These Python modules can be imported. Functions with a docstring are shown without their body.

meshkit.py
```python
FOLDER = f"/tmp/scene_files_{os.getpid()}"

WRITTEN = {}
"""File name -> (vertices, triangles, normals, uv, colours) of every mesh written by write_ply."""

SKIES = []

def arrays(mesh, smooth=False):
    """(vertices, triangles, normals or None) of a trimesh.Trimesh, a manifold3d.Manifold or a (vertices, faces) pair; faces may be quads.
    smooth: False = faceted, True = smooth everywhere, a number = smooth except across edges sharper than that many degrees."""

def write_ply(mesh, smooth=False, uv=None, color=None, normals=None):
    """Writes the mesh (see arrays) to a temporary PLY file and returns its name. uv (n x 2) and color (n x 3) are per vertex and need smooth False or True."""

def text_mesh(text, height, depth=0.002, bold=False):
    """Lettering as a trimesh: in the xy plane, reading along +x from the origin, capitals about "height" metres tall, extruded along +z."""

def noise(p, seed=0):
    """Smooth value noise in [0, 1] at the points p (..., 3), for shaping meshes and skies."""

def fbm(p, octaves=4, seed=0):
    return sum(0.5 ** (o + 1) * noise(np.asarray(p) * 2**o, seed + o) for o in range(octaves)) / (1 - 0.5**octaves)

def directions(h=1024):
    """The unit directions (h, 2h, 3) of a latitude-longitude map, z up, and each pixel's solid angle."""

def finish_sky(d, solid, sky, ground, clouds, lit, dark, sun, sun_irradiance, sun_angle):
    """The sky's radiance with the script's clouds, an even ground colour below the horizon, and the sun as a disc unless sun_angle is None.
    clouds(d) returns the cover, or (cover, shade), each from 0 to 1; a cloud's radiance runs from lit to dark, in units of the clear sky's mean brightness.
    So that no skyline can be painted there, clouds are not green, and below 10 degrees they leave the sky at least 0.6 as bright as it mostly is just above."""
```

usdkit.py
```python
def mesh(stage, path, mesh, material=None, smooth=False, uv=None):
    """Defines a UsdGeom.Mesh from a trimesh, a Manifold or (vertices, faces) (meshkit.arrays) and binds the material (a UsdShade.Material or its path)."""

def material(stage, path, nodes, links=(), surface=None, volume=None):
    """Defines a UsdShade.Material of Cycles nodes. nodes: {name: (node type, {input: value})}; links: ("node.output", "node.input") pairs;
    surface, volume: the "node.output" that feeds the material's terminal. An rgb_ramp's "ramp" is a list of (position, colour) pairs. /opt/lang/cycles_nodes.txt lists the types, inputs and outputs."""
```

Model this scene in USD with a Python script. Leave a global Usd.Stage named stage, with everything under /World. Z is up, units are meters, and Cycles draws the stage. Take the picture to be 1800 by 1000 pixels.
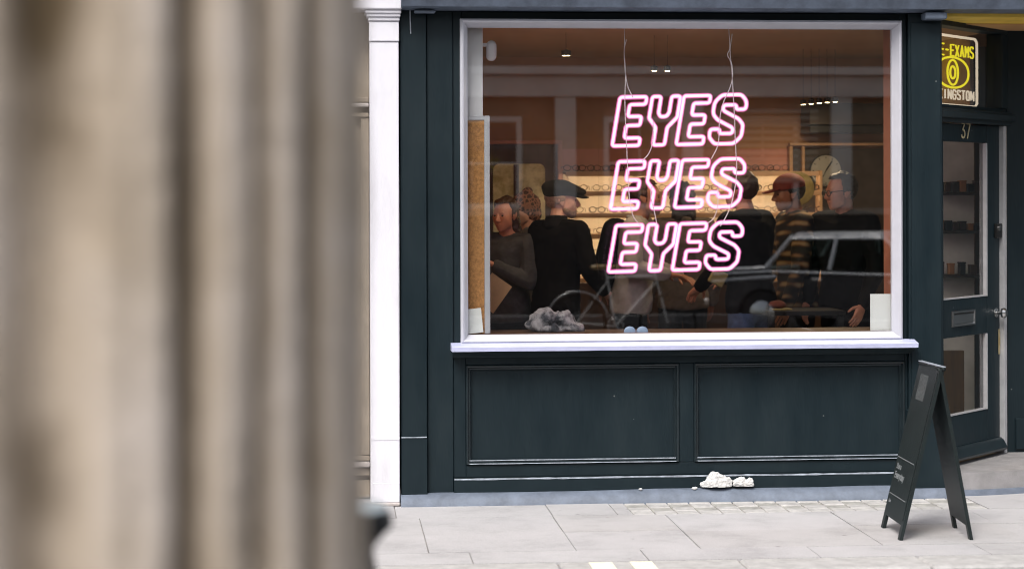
import math, random
import numpy as np
import trimesh
import manifold3d as m3
from manifold3d import Manifold
from shapely.geometry import Polygon, LineString
from shapely.ops import unary_union
from shapely import affinity
import usdkit, meshkit
from pxr import Usd, UsdGeom, UsdLux, UsdShade, Sdf, Gf, Vt

random.seed(7)
rng = np.random.default_rng(7)
PI = math.pi
stage = Usd.Stage.CreateInMemory()
UsdGeom.SetStageUpAxis(stage, UsdGeom.Tokens.z)
UsdGeom.SetStageMetersPerUnit(stage, 1.0)
UsdGeom.Xform.Define(stage, '/World')
UsdGeom.Scope.Define(stage, '/World/Looks')

# ------------------------------------------------------------------ camera
CAM = np.array([0.0, -12.0, 1.8])
YAW, ROLL, FPX, HZ = math.radians(5.0), 0.0027, 3600.0, 345.0
fwd = np.array([math.sin(YAW), math.cos(YAW), 0.0])
right0 = np.array([math.cos(YAW), -math.sin(YAW), 0.0])
up0 = np.array([0.0, 0.0, 1.0])
right = right0 * math.cos(ROLL) - up0 * math.sin(ROLL)
up = up0 * math.cos(ROLL) + right0 * math.sin(ROLL)
cam = UsdGeom.Camera.Define(stage, '/World/camera')
FOC, AP = 50.0, 25.0
cam.CreateFocalLengthAttr(FOC)
cam.CreateHorizontalApertureAttr(AP)
cam.CreateVerticalApertureAttr(AP * 568 / 1024)
cam.CreateHorizontalApertureOffsetAttr(0.0)
cam.CreateVerticalApertureOffsetAttr(-(500.0 - HZ) / 1800.0 * AP)
cam.CreateFStopAttr(1.4)
cam.CreateFocusDistanceAttr(12.1)
cam.CreateClippingRangeAttr(Gf.Vec2f(0.05, 2000.0))
cam.CreateExposureAttr(1.0)
M4 = Gf.Matrix4d(*[float(x) for x in (*right, 0, *up, 0, *(-fwd), 0, *CAM, 1)])
cam.AddTransformOp().Set(M4)

# ------------------------------------------------------------------ sky and soft daylight (overcast)
SUN_EL, SUN_DIR_XY = math.radians(52), (-0.45, -0.9)
sun = np.array([*(np.array(SUN_DIR_XY) / np.hypot(*SUN_DIR_XY) * math.cos(SUN_EL)), math.sin(SUN_EL)])
sky_mat = usdkit.material(stage, '/World/Looks/sky_look', {
    's': ('sky_texture', {'sky_type': 'single_scattering', 'sun_disc': False, 'sun_elevation': SUN_EL,
                          'sun_rotation': math.atan2(sun[0], sun[1]), 'air_density': 1.0, 'aerosol_density': 4.0, 'ozone_density': 1.0}),
    'h': ('hsv', {'saturation': 0.42, 'value': 1.0, 'hue': 0.5, 'fac': 1.0}),
    'b': ('background_shader', {'strength': 0.10})}, [('s.color', 'h.color'), ('h.color', 'b.color')], surface='b.background')
dome = UsdLux.DomeLight.Define(stage, '/World/sky')
UsdShade.MaterialBindingAPI.Apply(dome.GetPrim()).Bind(sky_mat)
dome.GetPrim().SetCustomDataByKey('label', 'pale overcast daylight sky over the street')
dome.GetPrim().SetCustomDataByKey('category', 'sky')
dome.GetPrim().SetCustomDataByKey('kind', 'structure')
sl = UsdLux.DistantLight.Define(stage, '/World/sun')
sl.CreateIntensityAttr(0.36)
sl.CreateAngleAttr(24.0)
sl.CreateNormalizeAttr(True)
sl.CreateColorAttr(Gf.Vec3f(1.0, 0.97, 0.93))
zax = sun
xax = np.cross([0, 0, 1.0], zax); xax /= np.linalg.norm(xax)
yax = np.cross(zax, xax)
sl.AddTransformOp().Set(Gf.Matrix4d(*[float(v) for v in (*xax, 0, *yax, 0, *zax, 0, 0, 0, 30, 1)]))


def ray(px, py):
    u, v = (px - 900.0) / FPX, -(py - HZ) / FPX
    return fwd + u * right + v * up

def W(px, py, Y):
    """World point in the plane y=Y that the photograph shows at (px, py)."""
    d = ray(px, py)
    return CAM + d * ((Y - CAM[1]) / d[1])

def G(px, py, z=0.0):
    d = ray(px, py)
    return CAM + d * ((z - CAM[2]) / d[2])

def X(px, Y, py=345): return float(W(px, py, Y)[0])
def Z(py, Y, px=1200): return float(W(px, py, Y)[2])

# ------------------------------------------------------------------ materials
MATS = {}
def mat(name, col, rough=0.5, var=0.0, scale=6.0, bump=0.0, bscale=40.0, metal=0.0, spec=0.5, emit=None, es=0.0, col2=None, coat=0.0, stretch=(1, 1, 1), sharp=(0.35, 0.65)):
    """Principled paint / stone / cloth with noise colour variation and fine relief in object space."""
    n = {'p': ('principled_bsdf', {'roughness': rough, 'metallic': metal, 'specular_ior_level': spec, 'coat_weight': coat})}
    l = []
    if var or col2 is not None or bump:
        n['t'] = ('texture_coordinate', {})
        n['m'] = ('mapping', {'scale': stretch})
        n['g'] = ('geometry', {})
        l += [('g.position', 'm.vector')]
    if var or col2 is not None:
        c = np.array(col, float)
        a = c * (1 - var); b = c * (1 + var) if col2 is None else np.array(col2, float)
        n['n'] = ('noise_texture', {'scale': scale, 'detail': 6.0, 'roughness': 0.65})
        n['r'] = ('rgb_ramp', {'ramp': [(sharp[0], tuple(a)), (sharp[1], tuple(b))]})
        l += [('m.vector', 'n.vector'), ('n.fac', 'r.fac'), ('r.color', 'p.base_color')]
    else:
        n['p'][1]['base_color'] = tuple(col)
    if bump:
        n['bn'] = ('noise_texture', {'scale': bscale, 'detail': 5.0, 'roughness': 0.6})
        n['b'] = ('bump', {'strength': bump, 'distance': 0.01})
        l += [('m.vector', 'bn.vector'), ('bn.fac', 'b.height'), ('b.normal', 'p.normal')]
    if emit is not None:
        n['p'][1]['emission_color'] = tuple(emit); n['p'][1]['emission_strength'] = es
    MATS[name] = usdkit.material(stage, '/World/Looks/' + name, n, l, surface='p.BSDF')
    return MATS[name]

def glass_mat(name, ior=1.5, tint=(1, 1, 1), rk=1.9):
    MATS[name] = usdkit.material(stage, '/World/Looks/' + name, {
        'f': ('fresnel', {'IOR': ior}), 'q': ('geometry', {}), 'i': ('math', {'math_type': 'subtract', 'value1': 1.0}),
        'k': ('math', {'math_type': 'multiply', 'value2': 1.0}), 'k2': ('math', {'math_type': 'multiply', 'value2': rk, 'use_clamp': True}),
        't': ('transparent_bsdf', {'color': tint}), 'g': ('glossy_bsdf', {'color': (1, 1, 1), 'roughness': 0.0}), 'x': ('mix_closure', {})},
        [('q.backfacing', 'i.value2'), ('f.fac', 'k.value1'), ('i.value', 'k.value2'), ('k.value', 'k2.value1'), ('k2.value', 'x.fac'), ('t.BSDF', 'x.closure1'), ('g.BSDF', 'x.closure2')], surface='x.closure')
    return MATS[name]

def emit_mat(name, col, s):
    MATS[name] = usdkit.material(stage, '/World/Looks/' + name, {'e': ('emission', {'color': col, 'strength': s})}, [], surface='e.emission')
    return MATS[name]

usdkit.material(stage, '/World/Looks/dark_paint', {
    'g': ('geometry', {}), 'm': ('mapping', {'scale': (1, 1, 0.25)}),
    'n': ('noise_texture', {'scale': 5.0, 'detail': 7.0, 'roughness': 0.7}),
    'r': ('rgb_ramp', {'ramp': [(0.3, (0.0044, 0.0104, 0.0140)), (0.55, (0.0061, 0.0136, 0.0176)), (0.75, (0.0094, 0.0178, 0.0220))]}),
    'v': ('voronoi_texture', {'scale': 7.0}), 'vs': ('math', {'math_type': 'less_than', 'value2': 0.035}),
    'n2': ('noise_texture', {'scale': 2.3, 'detail': 3.0}), 'v2': ('math', {'math_type': 'greater_than', 'value2': 0.52}), 'vm': ('math', {'math_type': 'multiply'}),
    'x': ('mix', {'mix_type': 'mix', 'color2': (0.10, 0.11, 0.11)}),
    'mb': ('mapping', {'scale': (1, 1, 0.12)}), 'bn': ('noise_texture', {'scale': 120.0, 'detail': 4.0}), 'b': ('bump', {'strength': 0.22, 'distance': 0.004}),
    'rn': ('rgb_ramp', {'ramp': [(0.3, (0.36, 0.36, 0.36)), (0.7, (0.56, 0.56, 0.56))]}),
    'p': ('principled_bsdf', {'specular_ior_level': 0.26})},
    [('g.position', 'm.vector'), ('m.vector', 'n.vector'), ('n.fac', 'r.fac'), ('g.position', 'v.vector'), ('v.distance', 'vs.value1'), ('g.position', 'n2.vector'), ('n2.fac', 'v2.value1'),
     ('vs.value', 'vm.value1'), ('v2.value', 'vm.value2'), ('vm.value', 'x.fac'), ('r.color', 'x.color1'), ('x.color', 'p.base_color'), ('g.position', 'mb.vector'), ('mb.vector', 'bn.vector'),
     ('bn.fac', 'b.height'), ('b.normal', 'p.normal'), ('n.fac', 'rn.fac'), ('rn.color', 'p.roughness')], surface='p.BSDF')
mat('dark_paint_trim', (0.010, 0.016, 0.019), 0.33, var=0.2, scale=9.0, bump=0.1, bscale=60)
mat('fascia_paint', (0.10, 0.125, 0.17), 0.55, var=0.3, scale=7.0, bump=0.2)
mat('pale_edge', (0.30, 0.33, 0.38), 0.5, var=0.4, scale=18.0)  # pale edge lines, including the painted moulding highlights
mat('plinth_paint', (0.135, 0.16, 0.205), 0.6, var=0.22, scale=8.0, bump=0.35, bscale=50)
mat('white_paint', (0.66, 0.65, 0.70), 0.5, col2=(0.55, 0.54, 0.57), scale=5.0, sharp=(0.5, 0.78), bump=0.15, bscale=60, stretch=(1, 1, 0.3))
mat('frame_paint', (0.46, 0.46, 0.51), 0.4, var=0.05, scale=6.0, bump=0.05)
mat('sill_paint', (0.46, 0.48, 0.66), 0.4, var=0.06, scale=6.0, bump=0.08)
mat('beige_wall', (0.26, 0.215, 0.165), 0.8, var=0.15, scale=5.0, bump=0.3, bscale=60)
mat('base_stone', (0.42, 0.38, 0.36), 0.8, var=0.2, scale=9.0, bump=0.4)
def slab_mat(name, c):
    c = np.array(c) * 0.96
    usdkit.material(stage, '/World/Looks/' + name, {
        'g': ('geometry', {}), 'n': ('noise_texture', {'scale': 2.2, 'detail': 9.0, 'roughness': 0.72}), 'r': ('rgb_ramp', {'ramp': [(0.28, tuple(c * 0.74)), (0.5, tuple(c)), (0.72, tuple(c * 1.10))]}),
        'v': ('voronoi_texture', {'scale': 5.0}), 's': ('rgb_ramp', {'ramp': [(0.0, (0.62, 0.61, 0.60)), (0.055, (0.70, 0.69, 0.68)), (0.085, (1, 1, 1))]}),
        'f': ('noise_texture', {'scale': 150.0, 'detail': 4.0}), 'fr': ('rgb_ramp', {'ramp': [(0.3, (0.86, 0.86, 0.86)), (0.7, (1.1, 1.1, 1.1))]}),
        'x': ('mix', {'mix_type': 'multiply', 'fac': 1.0}), 'y': ('mix', {'mix_type': 'multiply', 'fac': 1.0}), 'b': ('bump', {'strength': 0.35, 'distance': 0.006}),
        'p': ('principled_bsdf', {'roughness': 0.85})},
        [('g.position', 'n.vector'), ('g.position', 'v.vector'), ('g.position', 'f.vector'), ('n.fac', 'r.fac'), ('v.distance', 's.fac'), ('f.fac', 'fr.fac'), ('r.color', 'x.color1'), ('s.color', 'x.color2'),
         ('x.color', 'y.color1'), ('fr.color', 'y.color2'), ('y.color', 'p.base_color'), ('f.fac', 'b.height'), ('b.normal', 'p.normal')], surface='p.BSDF')
for i, c in enumerate([(0.435, 0.423, 0.428), (0.422, 0.410, 0.414), (0.446, 0.434, 0.438), (0.428, 0.413, 0.412), (0.440, 0.427, 0.430)]):
    slab_mat('slab_%d' % i, c)
mat('far_paving', (0.13, 0.125, 0.12), 0.85, var=0.2, scale=6)
mat('opp_dark', (0.02, 0.018, 0.016), 0.6, var=0.3)
mat('joint_fill', (0.36, 0.335, 0.31), 0.95, var=0.25, scale=20)
mat('tile_pale', (0.44, 0.425, 0.41), 0.7, var=0.2, scale=14, bump=0.3)
mat('tile_grey', (0.345, 0.335, 0.31), 0.7, var=0.25, scale=14, bump=0.3)
mat('kerb_stone', (0.40, 0.39, 0.38), 0.8, var=0.15, scale=12, bump=0.4)
mat('asphalt', (0.055, 0.055, 0.058), 0.85, var=0.3, scale=30, bump=0.6, bscale=150)
mat('yellow_mark', (0.82, 0.78, 0.60), 0.7, var=0.12, scale=25, bump=0.2)
mat('step_stone', (0.245, 0.235, 0.235), 0.75, var=0.15, scale=7, bump=0.3, bscale=120)
mat('iron_paint', (0.010, 0.010, 0.011), 0.4, spec=0.35, bump=0.15, bscale=50)
mat('sky_highlight', (0.50, 0.56, 0.58), 0.4, var=0.2, scale=20)  # bright tone of the painted highlight on the bollard cap
mat('board_black', (0.0085, 0.0135, 0.014), 0.5, spec=0.3, var=0.2, scale=9, bump=0.15, bscale=80)
mat('chalk', (0.17, 0.185, 0.19), 0.9)
mat('chalk_dim', (0.045, 0.052, 0.054), 0.9, var=0.5, scale=60)
mat('paper_white', (0.60, 0.59, 0.575), 0.9, bump=0.9, bscale=55)
mat('card_white', (0.80, 0.80, 0.80), 0.7)
mat('brass', (0.75, 0.62, 0.36), 0.3, metal=1.0)
mat('steel', (0.62, 0.62, 0.62), 0.25, metal=1.0)
mat('gold_paint', (0.42, 0.36, 0.22), 0.5)
mat('neon_lit_gold', (0.72, 0.50, 0.08), 0.6, var=0.15)  # yellow neon light on the soffit, put into its base colour
mat('jamb_white', (0.36, 0.36, 0.37), 0.4, var=0.1, scale=12)
# interior
mat('room_wall', (0.48, 0.255, 0.115), 0.8, var=0.12, scale=1.5)
mat('room_ceiling', (0.44, 0.255, 0.115), 0.9, var=0.06, scale=2)
mat('room_floor', (0.22, 0.205, 0.19), 0.6, var=0.2, scale=2)
mat('room_dark', (0.035, 0.022, 0.014), 0.5, var=0.3, scale=3, stretch=(1, 1, 0.2))
mat('door_frame_wood', (0.55, 0.25, 0.16), 0.6, var=0.1)
mat('brown_wood', (0.06, 0.03, 0.016), 0.4, var=0.3, scale=3, stretch=(6, 6, 0.6))
mat('cork', (0.42, 0.20, 0.07), 0.9, var=0.3, scale=70, bump=0.3, bscale=120)
mat('jamb_brown', (0.36, 0.13, 0.075), 0.6, var=0.15, scale=4)
mat('shelf_wood', (0.50, 0.30, 0.16), 0.6, var=0.1)
mat('shelf_back', (0.74, 0.63, 0.46), 0.8, var=0.06)
mat('pink_wall', (0.58, 0.27, 0.20), 0.8, var=0.06)
mat('mirror_stone', (0.85, 0.78, 0.50), 0.9, col2=(0.50, 0.44, 0.24), scale=9, sharp=(0.42, 0.62))
mat('clock_face', (0.33, 0.32, 0.28), 0.6)
mat('black_plastic', (0.012, 0.012, 0.012), 0.35)
mat('brown_plastic', (0.09, 0.04, 0.015), 0.3)
mat('table_black', (0.006, 0.005, 0.0045), 0.7, spec=0.2)
mat('straw', (0.20, 0.15, 0.045), 0.8, var=0.2, scale=40, bump=0.5, bscale=120)
mat('brown_panel', (0.12, 0.065, 0.02), 0.5, var=0.25, scale=4, stretch=(6, 6, 0.6))
mat('pale_green', (0.74, 0.73, 0.64), 0.8, var=0.1)
mat('wood_orange', (0.36, 0.17, 0.06), 0.5, var=0.25, scale=4, stretch=(6, 6, 0.6))
mat('box_card', (0.40, 0.22, 0.11), 0.8, var=0.15)
mat('wire_white', (0.75, 0.70, 0.72), 0.5)
mat('pale_blue', (0.30, 0.42, 0.62), 0.3)
# clothing, skin
mat('skin_pale', (0.66, 0.36, 0.26), 0.5, var=0.12, scale=14)
mat('skin_red', (0.50, 0.21, 0.125), 0.5, var=0.14, scale=14)
mat('skin_tan', (0.36, 0.15, 0.08), 0.5, var=0.14, scale=14)
mat('cloth_black', (0.0055, 0.005, 0.0048), 0.9, spec=0.12, var=0.3, scale=14, bump=0.3, bscale=30)
mat('cloth_dark', (0.011, 0.011, 0.012), 0.9, spec=0.15, var=0.3, scale=20, bump=0.3, bscale=30)
mat('cloth_grey', (0.15, 0.14, 0.13), 0.9, var=0.15, scale=20, bump=0.3, bscale=60)
mat('cloth_slate', (0.055, 0.055, 0.056), 0.9, var=0.2, scale=20, bump=0.3, bscale=60)
mat('cloth_light', (0.36, 0.33, 0.30), 0.9, var=0.12, scale=20, bump=0.3, bscale=60)
mat('cloth_taupe', (0.13, 0.10, 0.08), 0.9, var=0.2, scale=20, bump=0.3, bscale=60)
mat('cloth_teal', (0.30, 0.42, 0.38), 0.9, var=0.1, scale=20, bump=0.3)
mat('cloth_rust', (0.11, 0.026, 0.012), 0.9, var=0.2, scale=20)
mat('denim', (0.05, 0.075, 0.14), 0.9, var=0.25, scale=30)
mat('hair_dark', (0.016, 0.010, 0.007), 0.5, bump=0.8, bscale=60, stretch=(1, 1, 0.3))
mat('hair_brown', (0.05, 0.022, 0.011), 0.5, bump=0.8, bscale=60, stretch=(1, 1, 0.3))
mat('beard_grey', (0.33, 0.22, 0.17), 0.8, var=0.3, scale=80, bump=0.5, bscale=150)
mat('eye_dark', (0.02, 0.015, 0.012), 0.2)
mat('cap_red', (0.20, 0.03, 0.015), 0.8, var=0.2)
mat('leather', (0.03, 0.022, 0.018), 0.4)
# leopard scarf: dark rosettes on tan
usdkit.material(stage, '/World/Looks/leopard', {
    'g': ('geometry', {}), 'v': ('voronoi_texture', {'scale': 32.0, 'feature': 'distance_to_edge'}), 'nz': ('noise_texture', {'scale': 40.0}),
    'r': ('rgb_ramp', {'ramp': [(0.0, (0.34, 0.15, 0.09)), (0.10, (0.30, 0.12, 0.07)), (0.18, (0.03, 0.015, 0.01)), (0.5, (0.09, 0.03, 0.02))]}),
    'p': ('principled_bsdf', {'roughness': 0.85})},
    [('g.position', 'v.vector'), ('v.distance', 'r.fac'), ('r.color', 'p.base_color')], surface='p.BSDF')
# plaid shirt: two crossing wave bands
usdkit.material(stage, '/World/Looks/plaid', {
    'g': ('geometry', {}),
    'w1': ('wave_texture', {'wave_type': 'bands', 'bands_direction': 'z', 'scale': 4.4, 'distortion': 2.5}),
    'w2': ('wave_texture', {'wave_type': 'bands', 'bands_direction': 'diagonal', 'scale': 3.6, 'distortion': 2.5}),
    'mx': ('mix', {'mix_type': 'multiply', 'fac': 1.0}),
    'r': ('rgb_ramp', {'ramp': [(0.0, (0.012, 0.010, 0.008)), (0.25, (0.03, 0.018, 0.010)), (0.55, (0.16, 0.085, 0.035)), (0.9, (0.30, 0.21, 0.10))]}),
    'p': ('principled_bsdf', {'roughness': 0.85})},
    [('g.position', 'w1.vector'), ('g.position', 'w2.vector'), ('w1.color', 'mx.color1'), ('w2.color', 'mx.color2'), ('mx.color', 'r.fac'), ('r.color', 'p.base_color')], surface='p.BSDF')
# grey/pink crumpled patterned cloth
mat('pattern_cloth', (0.035, 0.035, 0.045), 0.95, col2=(0.27, 0.25, 0.27), scale=12, sharp=(0.42, 0.56), bump=0.5, bscale=30)
# opposite side
mat('opp_stone', (0.42, 0.36, 0.29), 0.85, var=0.15, scale=2.0, bump=0.3)
mat('opp_stone_pale', (0.74, 0.69, 0.62), 0.85, var=0.1, scale=2.0)
mat('opp_brick', (0.24, 0.18, 0.12), 0.9, var=0.25, scale=5.0)
mat('shutter', (0.38, 0.32, 0.24), 0.6)
mat('brick_upper', (0.27, 0.20, 0.14), 0.9, var=0.2, scale=6)
# car
mat('car_black', (0.012, 0.013, 0.016), 0.12, coat=1.0, spec=0.6)
mat('car_silver', (0.84, 0.85, 0.86), 0.3, metal=0.25, coat=0.6)  # roof and trim, also the painted sky sheen on the wings
mat('tyre', (0.012, 0.012, 0.012), 0.8)
mat('chrome', (0.75, 0.75, 0.75), 0.12, metal=1.0)
mat('lamp_glass', (0.6, 0.6, 0.6), 0.1)
mat('bike_silver', (0.62, 0.62, 0.60), 0.35, coat=0.5)
mat('saddle_tan', (0.40, 0.25, 0.08), 0.5)
glass_mat('pane_glass', 1.55, (0.97, 0.98, 0.97), 4.2)
glass_mat('door_glass', 1.6)
glass_mat('acrylic', 1.25)
glass_mat('car_glass', 3.2, (0.55, 0.68, 0.62))
glass_mat('opp_glass', 1.7, (0.25, 0.27, 0.28))
glass_mat('lens_glass', 1.3)
emit_mat('neon_core', (1.0, 0.70, 0.92), 1.0)
emit_mat('neon_yellow', (1.0, 0.84, 0.03), 0.9)
emit_mat('neon_white', (1.0, 0.82, 0.62), 0.72)
emit_mat('lamp_glow', (1.0, 0.74, 0.40), 12.0)
emit_mat('strip_glow', (1.0, 0.84, 0.60), 11.5)
usdkit.material(stage, '/World/Looks/neon_tube', {
    't': ('transparent_bsdf', {'color': (1.0, 0.80, 0.93)}), 'e': ('emission', {'color': (1.0, 0.22, 0.57), 'strength': 0.24}), 'a': ('add_closure', {})},
    [('t.BSDF', 'a.closure1'), ('e.emission', 'a.closure2')], surface='a.closure')
# weathered column stone: the hollows hold dark dirt; 'fissure' (where dirt sits) is stored with the mesh
usdkit.material(stage, '/World/Looks/column_stone', {
    'g': ('geometry', {}), 'n': ('noise_texture', {'scale': 11.0, 'detail': 6.0, 'roughness': 0.6}),
    'a': ('attribute', {'attribute': 'fissure'}),
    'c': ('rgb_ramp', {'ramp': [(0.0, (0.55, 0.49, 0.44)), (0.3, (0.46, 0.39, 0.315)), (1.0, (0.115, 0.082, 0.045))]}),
    'v': ('rgb_ramp', {'ramp': [(0.3, (0.82, 0.79, 0.74)), (0.7, (1.06, 1.06, 1.08))]}),
    'x': ('mix', {'mix_type': 'multiply', 'fac': 1.0}),
    'bn': ('noise_texture', {'scale': 45.0, 'detail': 6.0}), 'b': ('bump', {'strength': 0.6, 'distance': 0.01}),
    'p': ('principled_bsdf', {'roughness': 0.9})},
    [('g.position', 'n.vector'), ('a.fac', 'c.fac'), ('n.fac', 'v.fac'), ('c.color', 'x.color1'), ('v.color', 'x.color2'),
     ('x.color', 'p.base_color'), ('g.position', 'bn.vector'), ('bn.fac', 'b.height'), ('b.normal', 'p.normal')], surface='p.BSDF')
def M(name): return UsdShade.Material.Get(stage, '/World/Looks/' + name)

# ------------------------------------------------------------------ scene helpers
def numbered(parent, name):
    p = parent + '/' + name
    if not stage.GetPrimAtPath(p): return p
    k = 1
    while stage.GetPrimAtPath('%s_%03d' % (p, k)): k += 1
    return '%s_%03d' % (p, k)

ORIGIN = {}
def tag(p, label=None, cat=None, group=None, kind=None):
    for k, v in (('label', label), ('category', cat), ('group', group), ('kind', kind)):
        if v: p.SetCustomDataByKey(k, v)

def thing(name, label=None, cat=None, loc=(0, 0, 0), rotz=0.0, group=None, kind=None):
    path = numbered('/World', name)
    x = UsdGeom.Xform.Define(stage, path)
    x.AddTranslateOp().Set(Gf.Vec3d(*map(float, loc)))
    if rotz: x.AddRotateZOp().Set(math.degrees(rotz))
    tag(x.GetPrim(), label, cat, group, kind)
    ORIGIN[path] = (np.array(loc, float), rotz)
    return path

def tm(mesh):
    if hasattr(mesh, 'to_mesh'):
        a = mesh.to_mesh(); return trimesh.Trimesh(np.array(a.vert_properties[:, :3]), np.array(a.tri_verts), process=False)
    return mesh

def part(parent, name, mesh, material, smooth=30, label=None, local=False, kind=None):
    """One Mesh prim under a thing or a part. mesh is in world coordinates unless local."""
    mesh = tm(mesh)
    top = '/'.join(parent.split('/')[:3])
    v = np.array(mesh.vertices, float)
    if not local:
        o, rz = ORIGIN[top]
        v = v - o
        if rz:
            c, s = math.cos(-rz), math.sin(-rz)
            v = np.stack([v[:, 0] * c - v[:, 1] * s, v[:, 0] * s + v[:, 1] * c, v[:, 2]], 1)
    path = numbered(parent, name)
    usdkit.mesh(stage, path, trimesh.Trimesh(v, np.array(mesh.faces), process=False), M(material), smooth=smooth)
    if label or kind: tag(stage.GetPrimAtPath(path), label, None, None, kind)
    return path

def copy_of(src, loc, rotz=0.0, label=None, group=None):
    prim = stage.GetPrimAtPath(src)
    base = src.split('/')[-1]
    path = numbered('/World', base)
    x = UsdGeom.Xform.Define(stage, path)
    x.GetPrim().GetReferences().AddInternalReference(src)
    x.ClearXformOpOrder()
    x.AddTranslateOp().Set(Gf.Vec3d(*map(float, loc)))
    x.GetPrim().CreateAttribute('xformOp:rotateZ', Sdf.ValueTypeNames.Float).Set(math.degrees(rotz))
    x.GetXformOpOrderAttr().Set(['xformOp:translate', 'xformOp:rotateZ'])
    x.GetPrim().SetInstanceable(True)
    was = prim.GetCustomData()
    tag(x.GetPrim(), label or was.get('label'), was.get('category'), group or was.get('group'))
    return path

def cat(*ms): return trimesh.util.concatenate([tm(m) for m in ms])

def box(x0, x1, y0, y1, z0, z1, b=0.0):
    if b <= 0:
        m = trimesh.creation.box((x1 - x0, y1 - y0, z1 - z0)); m.apply_translation(((x0 + x1) / 2, (y0 + y1) / 2, (z0 + z1) / 2)); return m
    pts = []
    for sx, xx in ((1, x0), (-1, x1)):
        for sy, yy in ((1, y0), (-1, y1)):
            for sz, zz in ((1, z0), (-1, z1)):
                pts += [(xx, yy + sy * b, zz + sz * b), (xx + sx * b, yy, zz + sz * b), (xx + sx * b, yy + sy * b, zz)]
    return trimesh.Trimesh(np.array(pts)).convex_hull

def frame(x0, x1, z0, z1, prof):
    """A mitred frame in the xz plane; prof is a closed loop of (inset, y)."""
    rings = [[(x0 + i, y, z0 + i), (x1 - i, y, z0 + i), (x1 - i, y, z1 - i), (x0 + i, y, z1 - i)] for i, y in prof]
    n = len(prof); v = np.array(rings).reshape(-1, 3); f = []
    for a in range(n):
        b = (a + 1) % n
        for k in range(4):
            j = (k + 1) % 4
            f += [(a * 4 + k, a * 4 + j, b * 4 + j), (a * 4 + k, b * 4 + j, b * 4 + k)]
    m = trimesh.Trimesh(v, np.array(f), process=False)
    if m.volume < 0: m.invert()
    return m

def extrude_x(prof_yz, x0, x1):
    """A straight moulding along x with a (y, z) profile."""
    m = trimesh.creation.extrude_polygon(Polygon(prof_yz), x1 - x0, engine='earcut')
    v = np.array(m.vertices)
    m.vertices = np.stack([x0 + v[:, 2], v[:, 0], v[:, 1]], 1)
    if m.volume < 0: m.invert()
    return m

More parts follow.
